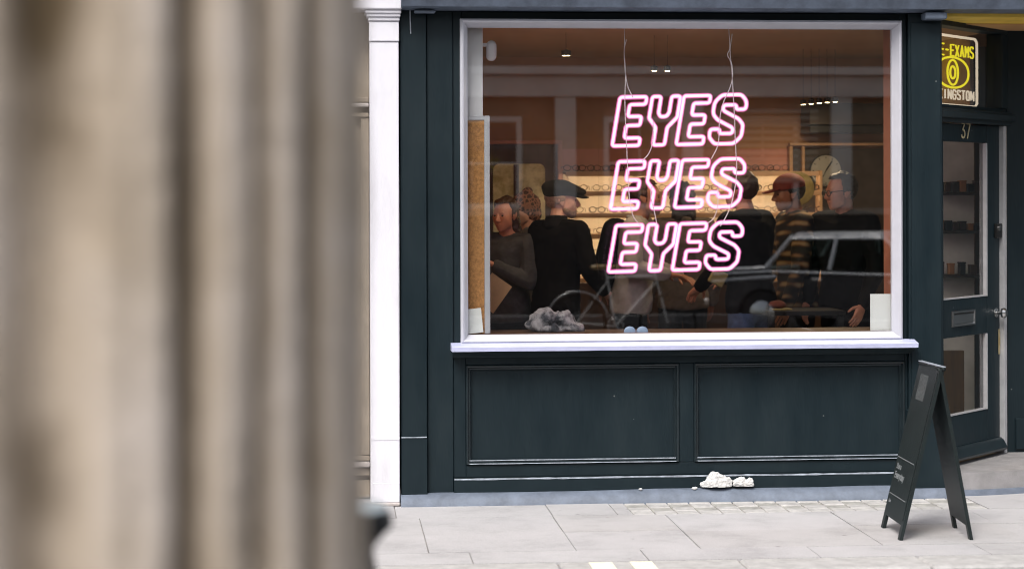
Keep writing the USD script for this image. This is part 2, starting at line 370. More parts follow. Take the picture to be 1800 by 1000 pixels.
def tube(pts, r, n=8, closed=False):
    p = np.asarray(pts, float)
    k = len(p)
    t = (np.roll(p, -1, 0) - np.roll(p, 1, 0)) if closed else np.gradient(p, axis=0)
    t /= np.maximum(np.linalg.norm(t, axis=1, keepdims=True), 1e-9)
    ref = np.array([0, 1.0, 0]) if abs(t[0][1]) < 0.9 else np.array([1.0, 0, 0])
    u = np.cross(t[0], ref); u /= np.linalg.norm(u)
    rings = []
    rr = np.broadcast_to(r, (k,))
    for i in range(k):
        u = u - t[i] * (u @ t[i]); u /= np.linalg.norm(u)
        w = np.cross(t[i], u)
        a = np.arange(n) / n * 2 * PI
        rings.append(p[i] + rr[i] * (np.cos(a)[:, None] * u + np.sin(a)[:, None] * w))
    v = np.vstack(rings); f = []
    for i in range(k if closed else k - 1):
        j = (i + 1) % k
        for s in range(n):
            q = (s + 1) % n
            f += [(i * n + s, i * n + q, j * n + q), (i * n + s, j * n + q, j * n + s)]
    if not closed:
        v = np.vstack([v, p[0], p[-1]]); a, b = len(v) - 2, len(v) - 1
        for s in range(n):
            q = (s + 1) % n
            f += [(a, q, s), (b, (k - 1) * n + s, (k - 1) * n + q)]
    m = trimesh.Trimesh(v, np.array(f), process=False)
    if m.volume < 0: m.invert()
    return m

def chaikin(p, it=2, closed=True):
    p = np.asarray(p, float)
    for _ in range(it):
        q = np.roll(p, -1, 0) if closed else p[1:]
        a = p if closed else p[:-1]
        n = np.empty((2 * len(a), p.shape[1])); n[0::2] = a * 0.75 + q * 0.25; n[1::2] = a * 0.25 + q * 0.75
        p = n if closed else np.vstack([p[:1], n, p[-1:]])
    return p

def lathe(prof, loc=(0, 0, 0), n=32):
    m = trimesh.creation.revolve(np.array(prof, float), sections=n); m.apply_translation(loc); return m

def dome_at(m, noise_amp, freq, seed=0):
    """Displace along normals with fbm, for cloth and crumpled things."""
    m = tm(m); m = trimesh.Trimesh(m.vertices, m.faces, process=True)
    d = meshkit.fbm(np.array(m.vertices) * freq + 31.7, 4, seed) - 0.5
    m.vertices = m.vertices + m.vertex_normals * (d * 2 * noise_amp)[:, None]
    return m

def turn(mesh, ang, about):
    mesh = tm(mesh).copy(); mesh.apply_transform(trimesh.transformations.rotation_matrix(ang, [0, 0, 1], about)); return mesh

def place(mesh, origin, ex, ey, ez):
    """Local axes -> world."""
    mesh = tm(mesh).copy(); v = np.array(mesh.vertices)
    mesh.vertices = np.asarray(origin) + v[:, :1] * np.asarray(ex) + v[:, 1:2] * np.asarray(ey) + v[:, 2:3] * np.asarray(ez)
    return mesh

def sph(c, r, n=14):
    r = np.broadcast_to(np.asarray(r, float), (3,))
    return Manifold.sphere(1.0, n).scale(tuple(map(float, r))).translate(tuple(map(float, c)))
def hull(*s): return Manifold.batch_hull(list(s))
def bone(a, b, ra, rb, n=12): return hull(sph(a, ra, n), sph(b, rb, n))
def union(l): return Manifold.batch_boolean(l, m3.OpType.Add)
def finish(man, length, its, lam=0.5):
    m = tm(man.refine_to_length(length)); m = trimesh.Trimesh(m.vertices, m.faces, process=True)
    if its: trimesh.smoothing.filter_taubin(m, lamb=lam, nu=lam + .02, iterations=its)
    return m
def unit(v): v = np.asarray(v, float); return v / np.linalg.norm(v)

# ================================================================== GROUND
FLOOR = 0.135
KERB_Y0, KERB_Y1 = -2.27, -1.98
road = thing('road', 'dark asphalt carriageway between the two pavements', 'road', (0, 0, 0), kind='structure')
part(road, 'asphalt', box(-300, 300, -7.9, KERB_Y0 + 0.002, -0.3, -0.12), 'asphalt', False)
part(road, 'asphalt', box(-300, 300, -16.9, -12.701, -0.3, -0.12), 'asphalt', False)
part(road, 'ground_sheet', box(-400, 400, -400, 400, -1.0, -0.302), 'asphalt', False)
far = thing('far_pavement', 'paved island on the near side of the street where the stone column stands', 'pavement', (0, 0, 0), kind='structure')
part(far, 'footway', box(-60, 60, -12.4, -8.2, -0.3, 0.0), 'far_paving', False)
for i in range(24): part(far, 'kerb_stone', box(-12 + i, -11.005 + i, -8.2, -7.9, -0.3, 0.0, 0.012), 'kerb_stone', False)
for i in range(16): part(far, 'kerb_stone', box(-6 + i, -5.005 + i, -12.7, -12.4, -0.3, 0.0, 0.012), 'kerb_stone', False)
pav = thing('pavement', 'pale stone flagged pavement along the foot of the shopfront', 'pavement', (0, 0, 0), kind='structure')
part(pav, 'bed', box(-60, 60, KERB_Y1 + 0.001, 1.2, -0.3, -0.012), 'joint_fill', False)
def slab(x0, x1, y0, y1, dz=0.0, m=None, name='paving_slab'):
    g = 0.003
    b = box(x0 + g, x1 - g, y0 + g, y1 - g, -0.05, 0.0 + dz)
    part(pav, name, b, m or 'slab_%d' % rng.integers(0, 5), False)
c1 = G(965, 896)[0]; c1b = G(1078, 895)[0]
C1Y, C2Y, C3Y = -0.52, -1.66, KERB_Y1
tile_x0, tile_x1 = c1b + 0.09, 3.75
xs = [-3.0, -2.2, -1.35, -0.6, 0.35, c1, c1b, tile_x0]
for a, b in zip(xs[:-1], xs[1:]): slab(a, b, C1Y, 0.35, rng.uniform(-.002, .002))
for a, b in zip([tile_x1, 4.7, 5.6, 6.5], [4.7, 5.6, 6.5, 7.5]): slab(a, b, C1Y, 0.35)
nt = 16
tw = (tile_x1 - tile_x0) / nt
rows = [(-0.14, 0.35), (-0.265, -0.14), (-0.39, -0.265), (C1Y, -0.39)]
for r, (ya, yb) in enumerate(rows):
    for i in range(nt):
        pale = (r in (0, 3)) or ((i + r) % 2 == 0)
        a = tile_x0 + i * tw; g = 0.004
        part(pav, 'pavement_tile', box(a + g, a + tw - g, ya + g, yb - g, -0.04, rng.uniform(-.002, .001) - (0 if pale else 0.003), 0.004), 'tile_pale' if pale else 'tile_grey', False)
c2 = [G(985, 936)[0], G(1182, 916)[0]]
xs2 = [-3.4, -2.3, -1.2, -0.15, c2[0] - 0.75 + 0.02, c2[0] + 0.02, c2[1], c2[1] + 0.95, c2[1] + 1.75, c2[1] + 2.7, c2[1] + 3.6, 7.6]
for a, b in zip(xs2[:-1], xs2[1:]):
    cut = C1Y - rng.uniform(0.48, 0.66)
    slab(a, b, cut, C1Y, rng.uniform(-.002, .002))
    off = rng.uniform(-0.03, 0.03)
    slab(a, b, C2Y, cut, rng.uniform(-.002, .002))
x = -3.2
while x < 7.5:
    w = rng.uniform(0.7, 1.1); slab(x, x + w, C3Y, C2Y, rng.uniform(-.002, .002)); x += w
kerb = thing('kerb', 'grey stone kerb edging the shopfront pavement', 'kerb', (0, 0, 0), kind='structure')
x = -3.4
while x < 8:
    part(kerb, 'kerb_stone', box(x + .003, x + .897, KERB_Y0, KERB_Y1, -0.3, 0.0, 0.012), 'kerb_stone', False); x += 0.9
for k, (a, b) in enumerate(((1040, 1082), (1114, 1154))):
    p0, p1 = G(a, 997), G(b, 997)
    t = thing('road_marking', ['cream painted kerb dash at the bottom of the picture, left of two', 'cream painted kerb dash at the bottom of the picture, right of two'][k], 'road marking', ((p0[0] + p1[0]) / 2, -2.12, 0))
    part(t, 'painted_dash', box(p0[0], p1[0], KERB_Y0 + 0.012, -2.02, 0.001, 0.005, 0.001), 'yellow_mark', False)

# ================================================================== THE SHOP BUILDING
shop = thing('shop_building', 'dark blue green painted shopfront with a large white framed window', 'building', (2.0, 0, 0))
WX0, WX1 = X(809, 0), X(1584, 0)                # window frame outer
WZ0, WZ1 = Z(600, 0), Z(36, 0)
GX0, GX1 = X(822, 0.05), X(1572, 0.05)
GZ0, GZ1 = Z(581, 0.05), Z(49, 0.05)
PL0, PL1, PL2 = X(704, 0), X(750, 0), X(796, 0)  # left pilaster strips
PR0, PR1 = X(1586, 0), X(1654, 0)
TOP = Z(22, 0)
RX1 = 7.2                                       # right end of the building
print('window', WX0, WX1, WZ0, WZ1, 'glass', GX0, GX1, GZ0, GZ1, 'pil', PL0, PL2, PR0, PR1, 'top', TOP)
# pilasters
part(shop, 'pilaster', cat(box(PL0, PL1 - .002, -0.03, 0.4, 0.06, TOP, 0.004), box(PL0 - 0.0, PL1 - .002, -0.04, -0.031, 0.06, Z(768, 0, 725), 0.003)), 'dark_paint', 20)
part(shop, 'pilaster_edge', box(PL0, PL1 - .004, -0.0425, -0.0305, Z(768, 0, 725) + .0005, Z(768, 0, 725) + 0.006), 'pale_edge', False, label='pale top edge of the pilaster base')  # pale strip along the top of the pilaster base
part(shop, 'pilaster_inner', box(PL1 + .001, PL2, -0.005, 0.4, 0.06, TOP, 0.004), 'dark_paint', 20)
part(shop, 'window_architrave', cat(box(PL2 + .001, WX0 + .01, 0.012, 0.4, WZ0 - .0, TOP - .001, 0.003), box(WX1 - .01, PR0 + .03, 0.012, 0.35, WZ0, TOP - .001, 0.003), box(WX0 + .0105, WX1 - .0105, 0.016, 0.36, WZ1 - 0.015, TOP - .002, 0.003)), 'dark_paint', 20)
part(shop, 'pilaster', cat(box(PR0 + .032, PR1, -0.03, 0.18, 0.14, TOP, 0.004), box(PR0 + .045, PR1 - 0.012, -0.042, -0.029, 0.5, TOP - 0.06, 0.003),
                           box(PR0 + 0.02, PR1 + 0.012, -0.06, 0.20, 0.05, 0.52, 0.006)), 'dark_paint', 20)
# fascia above
part(shop, 'cable', tube([W(720, -20, -.035), W(721, 30, -.036), W(722, 60, -.035)], .004, 6), 'pale_edge', True, label='thin pale cable hanging from the fascia at the left pilaster')
part(shop, 'fascia', extrude_x([(-0.05, TOP + .0), (-0.16, TOP + 0.012), (-0.22, TOP + 0.10), (-0.22, TOP + 0.6), (0.4, TOP + 0.6), (0.4, TOP)], PL0 + .002, RX1), 'fascia_paint', 20)
part(shop, 'cornice_bracket', box(X(1617, 0), X(1655, 0), -0.13, -0.02, TOP - 0.045, TOP - .002, 0.008), 'fascia_paint', 20)
part(shop, 'cornice_bracket', box(X(728, 0), X(765, 0), -0.10, -0.02, TOP - 0.02, TOP - .002, 0.006), 'fascia_paint', 20)
part(shop, 'upper_wall', box(PL0 + .002, RX1, -0.02, 0.45, TOP + 0.602, 8.5), 'brick_upper', False)
for k in range(3):
    xa = 1.1 + k * 2.0
    w = part(shop, 'upper_window', frame(xa, xa + 1.1, 4.6, 6.4, [(0, -0.05), (0.08, -0.05), (0.08, -0.022), (0, -0.022)]), 'white_paint', 20)
    part(w, 'pane', box(xa + .081, xa + 1.019, -0.035, -0.028, 4.681, 6.319), 'opp_glass', False)
# window frame: bevelled, mitred
part(shop, 'window_frame', frame(WX0, WX1, WZ0, WZ1, [(0, -0.03), (0.012, -0.045), (0.02, -0.04), (GX0 - WX0, 0.03), (GX0 - WX0, 0.07), (0, 0.07)]), 'frame_paint', 20)
part(shop, 'window_pane', box(GX0 - .004, GX1 + .004, 0.046, 0.052, GZ0 - .004, GZ1 + .004), 'pane_glass', False)
SX0, SX1 = X(793, -0.1), X(1611, -0.1)
SZ = Z(606, -0.12)
part(shop, 'window_sill', extrude_x([(-0.13, SZ - 0.028), (-0.135, SZ - 0.003), (-0.13, SZ), (-0.046, WZ0 + 0.004), (0.011, WZ0 + 0.004), (0.011, SZ - 0.028)], SX0, SX1), 'sill_paint', 20)
part(shop, 'sill_moulding', extrude_x([(0.02, SZ - 0.075), (-0.03, SZ - 0.07), (-0.055, SZ - 0.05), (-0.10, SZ - 0.0285), (0.02, SZ - 0.0285)], SX0 + .01, SX1 - .01), 'dark_paint_trim', 20)
# stall riser
RZ1 = SZ - 0.03
part(shop, 'stall_riser', box(PL2 + .001, PR0 + .032, 0.028, 0.35, 0.05, RZ1), 'dark_paint', False)
mid0, mid1 = X(1193, 0), X(1219, 0)
skz = Z(834, 0)
pz0, pz1 = Z(812, 0), Z(638, 0)
pxl0, pxr1 = X(818, 0), X(1590, 0)
# rails and stiles standing proud of the panels, then mouldings
part(shop, 'riser_stile', box(PL2 + .002, pxl0, 0.004, 0.03, skz + .001, RZ1 - .001, 0.003), 'dark_paint', 20)
part(shop, 'riser_stile', box(mid0, mid1, 0.004, 0.03, pz0 + .001, pz1 - .001, 0.003), 'dark_paint', 20)
part(shop, 'riser_stile', box(pxr1, PR0 + .031, 0.004, 0.03, skz + .001, RZ1 - .001, 0.003), 'dark_paint', 20)
part(shop, 'riser_rail', box(pxl0 + .001, pxr1 - .001, 0.004, 0.03, pz1, RZ1 - .001, 0.003), 'dark_paint', 20)
part(shop, 'riser_rail', box(pxl0 + .001, pxr1 - .001, 0.004, 0.03, skz + .001, pz0, 0.003), 'dark_paint', 20)
for a, b in ((pxl0, mid0), (mid1, pxr1)):
    part(shop, 'riser_moulding', frame(a + .001, b - .001, pz0 + .001, pz1 - .001, [(0, 0.001), (0.005, -0.008), (0.012, -0.006), (0.016, 0.008), (0.024, 0.006), (0.03, 0.018), (0.03, 0.0275), (0, 0.0275)]), 'dark_paint_trim', 12)
    for zz in (pz0 + 0.0055, pz0 + 0.0235):
        part(shop, 'pale_edge', box(a + .02, b - .02, -0.0095 if zz < pz0 + .01 else 0.0035, 0.012, zz, zz + 0.0045), 'pale_edge', False, label='painted highlight along the foot of the panel moulding')  # pale strips paint the highlights of the moulding
# skirting with pale top edge, plinth
part(shop, 'skirting', extrude_x([(-0.02, 0.05), (-0.02, skz - 0.012), (-0.012, skz), (0.0275, skz), (0.0275, 0.05)], PL2 + .002, PR0 + .019), 'dark_paint', 20)
# wavy pale line on top of the skirting
n = 60
xs = np.linspace(PL2 + .004, PR0 + .015, n)
pts = [(xx, -0.017, skz - 0.006 + 0.006 * (meshkit.fbm(np.array([[xx * 2.2, 0, 0]]), 3)[0] - 0.5)) for xx in xs]
part(shop, 'skirting_edge', tube(pts, [0.0035 + 0.0035 * abs(math.sin(i * 1.7) * math.sin(i * 0.37)) for i in range(n)], 6), 'pale_edge', 30, label='pale uneven upper edge of the skirting')
def strip(x0, x1, prof_fn, nx, parent, name, m):
    """A strip along x whose (y, z) profile varies with x."""
    rings = [np.array([(xx, y, z) for y, z in prof_fn(xx)]) for xx in np.linspace(x0, x1, nx)]
    k = len(rings[0]); v = np.vstack(rings); f = []
    for i in range(nx - 1):
        for s in range(k):
            q = (s + 1) % k
            f += [(i * k + s, (i + 1) * k + s, (i + 1) * k + q), (i * k + s, (i + 1) * k + q, i * k + q)]
    for s in range(1, k - 1): f += [(0, s, s + 1), ((nx - 1) * k, (nx - 1) * k + s + 1, (nx - 1) * k + s)]
    mm = trimesh.Trimesh(v, np.array(f), process=False)
    if mm.volume < 0: mm.invert()
    return part(parent, name, mm, m, 40)
def plinth_prof(xx):
    e = meshkit.fbm(np.array([[xx * 1.6, 3.1, 0]]), 3)[0] - 0.5
    h = 0.062 + 0.018 * e + 0.012 * (1 / (1 + math.exp(-(xx - 1.6) * 4)))
    return [(-0.10 + 0.012 * e, 0.002), (-0.085, h * 0.55), (-0.05, h * 0.9), (-0.018, h), (0.02, h), (0.02, -0.01), (-0.10, -0.01)]
strip(PL0 - .005, PR1 + 0.02, plinth_prof, 70, shop, 'plinth', 'plinth_paint')
# entrance step, lobby
def step_mesh():
    pts = [(PR1 + .013, 0.02)]
    for i in range(13):
        a = i / 12
        xx = PR1 + .03 + a * 1.1
        pts.append((xx, 0.0 + 0.35 * max(0, a - 0.15) ** 1.3))
    pts += [(RX1 - 0.5, 0.9), (RX1 - 0.5, 3.5), (PR1 + .013, 3.5)]
    return Polygon(pts)
sp = step_mesh()
part(shop, 'entrance_step', trimesh.creation.extrude_polygon(sp.buffer(0), FLOOR, engine='earcut'), 'step_stone', 20)
band = sp.buffer(0.022).difference(sp.buffer(0.001)).intersection(Polygon([(PR1 + .02, -0.2), (5.6, -0.2), (5.6, 0.6), (PR1 + .02, 0.6)]))
part(shop, 'step_base_strip', cat(*[trimesh.creation.extrude_polygon(g, 0.035, engine='earcut') for g in getattr(band, 'geoms', [band])]), 'plinth_paint', 20)
# door plane: splayed 45-50 degrees
DA = np.array([X(1646, 0.19), 0.19]); DB = np.array([X(1757, 0.90), 0.90])
dv = DB - DA; DW = float(np.hypot(*dv)); dv /= DW
dn = np.array([dv[1], -dv[0]])        # outward, towards the street and right
ex = np.array([dv[0], dv[1], 0]); ey = np.array([-dn[0], -dn[1], 0]); ez = np.array([0, 0, 1.0])
def D(mesh): return place(mesh, (DA[0], DA[1], FLOOR), ex, ey, ez)   # local: x along door, y inward, z up from floor
def dz(py, px=1700):
    """Height above the floor of a point of the door plane seen at (px, py)."""
    d = ray(px, py); n = np.array([dn[0], dn[1], 0]); t = ((np.array([DA[0], DA[1], 0]) - CAM) @ n) / (d @ n)
    return float((CAM + t * d)[2] - FLOOR)
def dx(px, py=400):
    d = ray(px, py); n = np.array([dn[0], dn[1], 0]); t = ((np.array([DA[0], DA[1], 0]) - CAM) @ n) / (d @ n)
    p = CAM + t * d; return float((p[:2] - DA) @ dv)
DH = dz(222, 1750)
TR0, TR1 = dz(187), dz(52)
gx1 = dx(1735)
print('door', DW, DH, TR0, TR1, gx1, dz(250), dz(523), dz(592), dz(725), dz(788))
door = part(shop, 'door', D(cat(box(0.0, gx1 - .74 if gx1 > .85 else 0.10, 0, 0.045, 0.02, DH, 0.003),
            box(gx1, DW - 0.004, 0, 0.045, 0.02, DH, 0.003),
            box(0.101, gx1 - .001, 0.002, 0.043, dz(250), DH - .001, 0.003),
            box(0.101, gx1 - .001, 0.002, 0.043, dz(590), dz(524), 0.003),
            box(0.101, gx1 - .001, 0.002, 0.043, 0.021, dz(726), 0.003))), 'dark_paint', 20, label='dark glazed shop door numbered 37')
part(door, 'glass', D(box(0.102, gx1 - .002, 0.02, 0.026, dz(524) + .001, dz(250) - .001)), 'door_glass', False)
part(door, 'glass', D(box(0.102, gx1 - .002, 0.02, 0.026, dz(726) + .001, dz(590) - .001)), 'door_glass', False)
for za, zb in ((dz(524), dz(250)), (dz(726), dz(590))):
    part(door, 'glazing_bead', D(cat(box(gx1 - 0.019, gx1 - .0015, -0.004, 0.0195, za + .0015, zb - .0015), box(0.103, gx1 - .0200, -0.001, 0.0195, za + .0015, za + 0.010))), 'jamb_white', False, label='pale bead round the door glass')
part(door, 'letterbox', D(cat(frame(dx(1672), dx(1712), dz(572), dz(544), [(0, -0.001), (0.004, -0.012), (0.014, -0.012), (0.018, -0.004), (0.018, -0.001)]), box(dx(1672) + .019, dx(1712) - .019, -0.007, -0.0012, dz(572) + .019, dz(544) - .019))), 'steel', 20)
part(door, 'letterbox_flap', D(box(dx(1672) + .021, dx(1712) - .021, -0.009, -0.0072, dz(551), dz(549))), 'black_plastic', False)
part(door, 'night_latch', D(cat(box(dx(1747), DW - .006, -0.022, -0.001, dz(418, 1755), dz(393, 1755), 0.004))), 'black_plastic', False)
part(door, 'latch_cylinder', D(cat(lathe([(0, 0), (0.018, 0.0), (0.018, 0.008), (0, 0.010)], n=16).apply_transform(trimesh.transformations.rotation_matrix(PI / 2, [1, 0, 0])).apply_translation((dx(1751), -0.0225, dz(401, 1755))))), 'steel', 30)
knob = lathe([(0, 0), (0.03, 0), (0.03, 0.006), (0.012, 0.012), (0.012, 0.035), (0.03, 0.045), (0.033, 0.06), (0.022, 0.074), (0, 0.078)], n=20).apply_transform(trimesh.transformations.rotation_matrix(PI / 2, [1, 0, 0]))
part(door, 'door_knob', D(knob.copy().apply_translation((DW - 0.07, -0.001, dz(549, 1753)))), 'steel', 30)
part(door, 'lock_plate', D(cat(box(DW - 0.035, DW - 0.008, -0.006, -0.001, dz(622, 1757), dz(578, 1757), 0.002), box(DW - .027, DW - .016, -0.010, -0.0062, dz(606, 1757), dz(592, 1757), 0.001))), 'brass', False)
part(door, 'weather_board', D(place(trimesh.creation.extrude_polygon(Polygon([(0, 0.03), (-0.05, 0.03), (-0.055, 0.045), (-0.03, 0.09), (-0.012, 0.105), (-0.001, 0.105), (-0.001, 0.03)]), DW - 0.02, engine='earcut'), (0.01, 0, 0), (0, 1, 0), (0, 0, 1), (1, 0, 0))), 'dark_paint_trim', 30)
num = meshkit.text_mesh('37', 0.10, 0.004)
num.apply_scale([0.85, 1, 1])
part(door, 'number', D(place(num, (dx(1688, 237), -0.001, dz(250, 1697) + 0.022), (1, 0, 0), (0, 0, 1), (0, -1, 0))), 'gold_paint', False)
# door frame: jamb, transom bar, transom light, head
part(shop, 'door_jamb', D(box(DW + .001, DW + 0.045, -0.03, 0.08, 0.0, DH + .002, 0.003)), 'jamb_white', 20, label='pale jamb beside the door')  # jamb in a pale grey colour
part(shop, 'transom_bar', D(cat(box(-0.05, DW + 0.12, -0.045, 0.10, DH + .004, TR0 - 0.02, 0.006), box(-0.05, DW + 0.12, -0.07, -0.0455, DH + 0.03, DH + 0.075, 0.006))), 'dark_paint_trim', 20)
part(shop, 'transom_frame', D(cat(box(-0.05, DW + 0.12, -0.03, 0.08, TR1, TR1 + 0.09, 0.004), box(-0.05, DW + .12, -0.02, 0.07, TR0 - .019, TR0 + 0.0, 0.003), box(DW - 0.02, DW + 0.12, -0.03, 0.08, TR0 + .001, TR1 - .001, 0.004))), 'dark_paint', 20)
part(shop, 'transom_pane', D(box(-0.05, DW - .021, 0.03, 0.036, TR0 + .001, TR1 - .001)), 'pane_glass', False)
part(shop, 'lobby_head', D(box(-0.05, DW + 0.12, 0.0, 0.06, TR1 + 0.091, TR1 + 0.2)), 'dark_paint', False)
JX = DB[0] + 0.06
part(shop, 'lobby_wall', cat(box(JX + 0.0, RX1, DB[1] + 0.03, DB[1] + 0.2, FLOOR, TOP), box(JX + .05, RX1, DB[1] + 0.015, DB[1] + 0.0295, FLOOR + 0.02, FLOOR + 0.22, 0.004)), 'dark_paint', 20)
part(shop, 'lobby_soffit', box(PR0 + .05, RX1 - 1.0, -0.018, DB[1] + 0.029, TOP - 0.02, TOP - .001), 'neon_lit_gold', False)  # gold colour carries the glow of the neon
# interior shell
RBY = 3.6      # back wall
CEIL = 2.86
IX0, IX1 = GX0 - 0.03, 5.9
part(shop, 'room_floor', box(IX0, PR1 + .012, 0.352, RBY, -0.01, FLOOR), 'room_floor', False)
part(shop, 'room_ceiling', box(IX0 - .2, RX1, 0.45, RBY + 0.1, CEIL, CEIL + 0.1), 'room_ceiling', False)
part(shop, 'ceiling_front', box(IX0 - .2, PR0, 0.12, 0.449, CEIL + 0.01, CEIL + 0.1), 'room_ceiling', False)
part(shop, 'room_back_wall', box(IX0 - 0.2, RX1, RBY, RBY + 0.2, 0, CEIL + .1), 'room_wall', False)
part(shop, 'room_left_wall', box(IX0 - 0.2, IX0, 0.402, RBY - .001, 0, CEIL - .001), 'room_wall', False)
part(shop, 'room_right_wall', box(RX1 - 0.2, RX1, DB[1] + .21, RBY - .001, 0, CEIL - .001), 'room_wall', False)
part(shop, 'roof', box(PL0, RX1, 0.46, RBY + 0.4, 8.2, 8.4), 'brick_upper', False)
part(shop, 'rear_upper_wall', box(PL0, RX1, RBY + 0.21, RBY + 0.4, 0, 8.19), 'brick_upper', False)
part(shop, 'side_upper_wall', cat(box(PL0, PL0 + .2, 0.46, RBY + 0.2, CEIL + .12, 8.19)), 'brick_upper', False)
part(shop, 'side_upper_wall', cat(box(RX1 - .2, RX1, 0.46, RBY + .2, CEIL + .12, 8.19)), 'brick_upper', False)
part(shop, 'window_reveal', box(GX1 + 0.003, GX1 + 0.06, 0.072, 0.30, GZ0 - 0.2, CEIL + .005), 'jamb_brown', False, label='red brown inner reveal at the right of the window')
part(shop, 'window_ledge', box(GX0 - 0.03, GX1 + .002, 0.0725, 0.42, GZ0 - 0.05, GZ0 - 0.012), 'brown_wood', False)
part(shop, 'window_column', box(GX0 - 0.05, X(849, 0.13), 0.11, 0.24, GZ0 - .01, CEIL + .005, 0.004), 'white_paint', 20, label='white painted upright just inside the left of the window')
# back wall features: rear door with rounded pane
def BX(px): return X(px, RBY)
def BZ(py): return Z(py, RBY)
rd = part(shop, 'rear_door', box(BX(840), BX(979), RBY - 0.04, RBY - .001, FLOOR, BZ(254)), 'brown_wood', False, label='dark brown rear door with a round cornered pane')
part(rd, 'rear_door_frame', cat(box(BX(830), BX(987), RBY - 0.07, RBY - .0005, BZ(254) + .001, BZ(247), 0.004), box(BX(979) + .001, BX(987), RBY - 0.07, RBY - .0005, FLOOR, BZ(254), 0.004)), 'door_frame_wood', 20)
hole = Polygon([(BX(866), BZ(470)), (BX(957), BZ(470)), (BX(957), BZ(288)), (BX(866), BZ(288))]).buffer(-0.05).buffer(0.05)
pn = trimesh.creation.extrude_polygon(hole, 0.008, engine='earcut')
part(rd, 'rear_door_pane', place(pn, (0, RBY - 0.041, 0), (1, 0, 0), (0, 0, 1), (0, -1, 0)), 'mirror_stone', False, label='pane showing a mottled yellow stone wall')
part(rd, 'pane_bar', box(BX(902), BX(911), RBY - 0.056, RBY - 0.0495, BZ(470), BZ(289)), 'brown_wood', False)
part(shop, 'pink_wall_band', box(BX(987) + .002, BX(1384), RBY - 0.02, RBY - .0005, BZ(300), BZ(262)), 'pink_wall', False)
part(shop, 'dark_wall_panel', cat(box(BX(1390), RX1 - .21, RBY - 0.05, RBY - .001, FLOOR, BZ(262), 0.004)), 'room_dark', False)
part(shop, 'wall_post', box(BX(1383), BX(1389), RBY - 0.10, RBY - .001, FLOOR, BZ(258), 0.003), 'shelf_wood', False)
part(shop, 'wall_post', box(BX(1405), BX(1410), RBY - 0.10, RBY - .052, BZ(330), BZ(258), 0.003), 'shelf_wood', False)
part(shop, 'wall_rail', box(BX(1383), BX(1560), RBY - 0.11, RBY - .051, BZ(257), BZ(252), 0.003), 'shelf_wood', False)
part(shop, 'bulkhead', box(BX(1405), BX(1560), RBY - 0.35, RBY - .0511, BZ(222), BZ(185), 0.004), 'room_dark', False, label='dark boxed bulkhead high on the back wall')
part(shop, 'bulkhead_trim', box(BX(1405), BX(1560), RBY - 0.36, RBY - .0511, BZ(236), BZ(224), 0.004), 'black_plastic', False)
# wall seen through the shop door: pale partition
part(shop, 'partition', box(X(1640, 1.7), X(1712, 1.7), 1.70, 1.78, FLOOR, CEIL - .001), 'pale_green', False)
part(shop, 'partition', box(X(1640, 1.5), X(1690, 1.5), 1.45, 1.50, FLOOR, FLOOR + 0.62), 'brown_panel', False, label='orange wood low panel inside the door')
part(shop, 'partition', box(X(1713, 2.3), RX1 - .21, 2.3, 2.4, FLOOR, CEIL - .001), 'room_dark', False)

# ================================================================== NEIGHBOUR BUILDING
nb = thing('neighbour_building', 'stone fronted neighbouring building with a white pilaster, left of the dark shopfront', 'building', (-1.5, 0, 0))
NX0, NX1 = X(650, 0), X(701, 0)
base_px = 676
pil = part(nb, 'white_pilaster', box(NX0, NX1, -0.06, 0.4, Z(880, 0, base_px), Z(75, 0, base_px), 0.006), 'white_paint', 20)
part(pil, 'necking', box(NX0 - .002, NX1 + .002, -0.068, 0.4, Z(75, 0, base_px) + .001, Z(40, 0, base_px), 0.004), 'white_paint', 20)
zc = Z(39, 0, base_px)
part(pil, 'capital', cat(box(NX0 - .008, NX1 + .006, -0.078, 0.39, zc, zc + 0.022, 0.005), box(NX0 - .018, NX1 + .010, -0.09, 0.39, zc + .0225, zc + 0.040, 0.005), box(NX0 - .028, NX1 + .014, -0.10, 0.39, zc + .0405, zc + 0.062, 0.006)), 'white_paint', 20)
part(nb, 'entablature', box(-6.0, NX1 + .018, -0.115, 0.4, zc + 0.063, zc + 0.75, 0.008), 'white_paint', 20)
part(pil, 'pilaster_foot', box(NX0 + .012, NX1 - .002, -0.064, 0.38, Z(880, 0, base_px) + .0005, Z(846, 0, base_px), 0.003), 'white_paint', 20)
part(pil, 'pilaster_joint', box(NX0 + .002, NX1 - .002, -0.0625, -0.0595, Z(771, 0, base_px), Z(766, 0, base_px)), 'white_paint', False)
part(nb, 'base_stone', box(-6.0, NX1 + .002, -0.075, 0.4, 0.001, Z(880, 0, base_px), 0.006), 'base_stone', 20)
part(nb, 'wall', box(-6.0, NX0 - .002, 0.10, 0.4, Z(880, 0, base_px), zc + 0.062), 'beige_wall', False)
for za, zb, pr in ((Z(180, 0, 630), Z(170, 0, 630), 0.05), (Z(188, 0, 630), Z(181, 0, 630), 0.07), (Z(206, 0, 630), Z(198, 0, 630), 0.05), (Z(812, 0, 630), Z(803, 0, 630), 0.05), (Z(822, 0, 630), Z(813, 0, 630), 0.08), (Z(838, 0, 630), Z(825, 0, 630), 0.05), (Z(878, 0, 630), Z(846, 0, 630), 0.03)):
    part(nb, 'wall_moulding', box(-6.0, NX0 - .003, 0.10 - pr, 0.099, za, zb, 0.006), 'base_stone' if pr > .06 else 'beige_wall', 20)
part(nb, 'wall_stile', box(NX0 - 0.05, NX0 - .003, 0.06, 0.099, Z(802, 0, 630), Z(207, 0, 630), 0.004), 'beige_wall', 20)
part(nb, 'upper_wall', box(-6.0, PL0 - .004, -0.03, 0.45, zc + 0.751, 8.5), 'brick_upper', False)

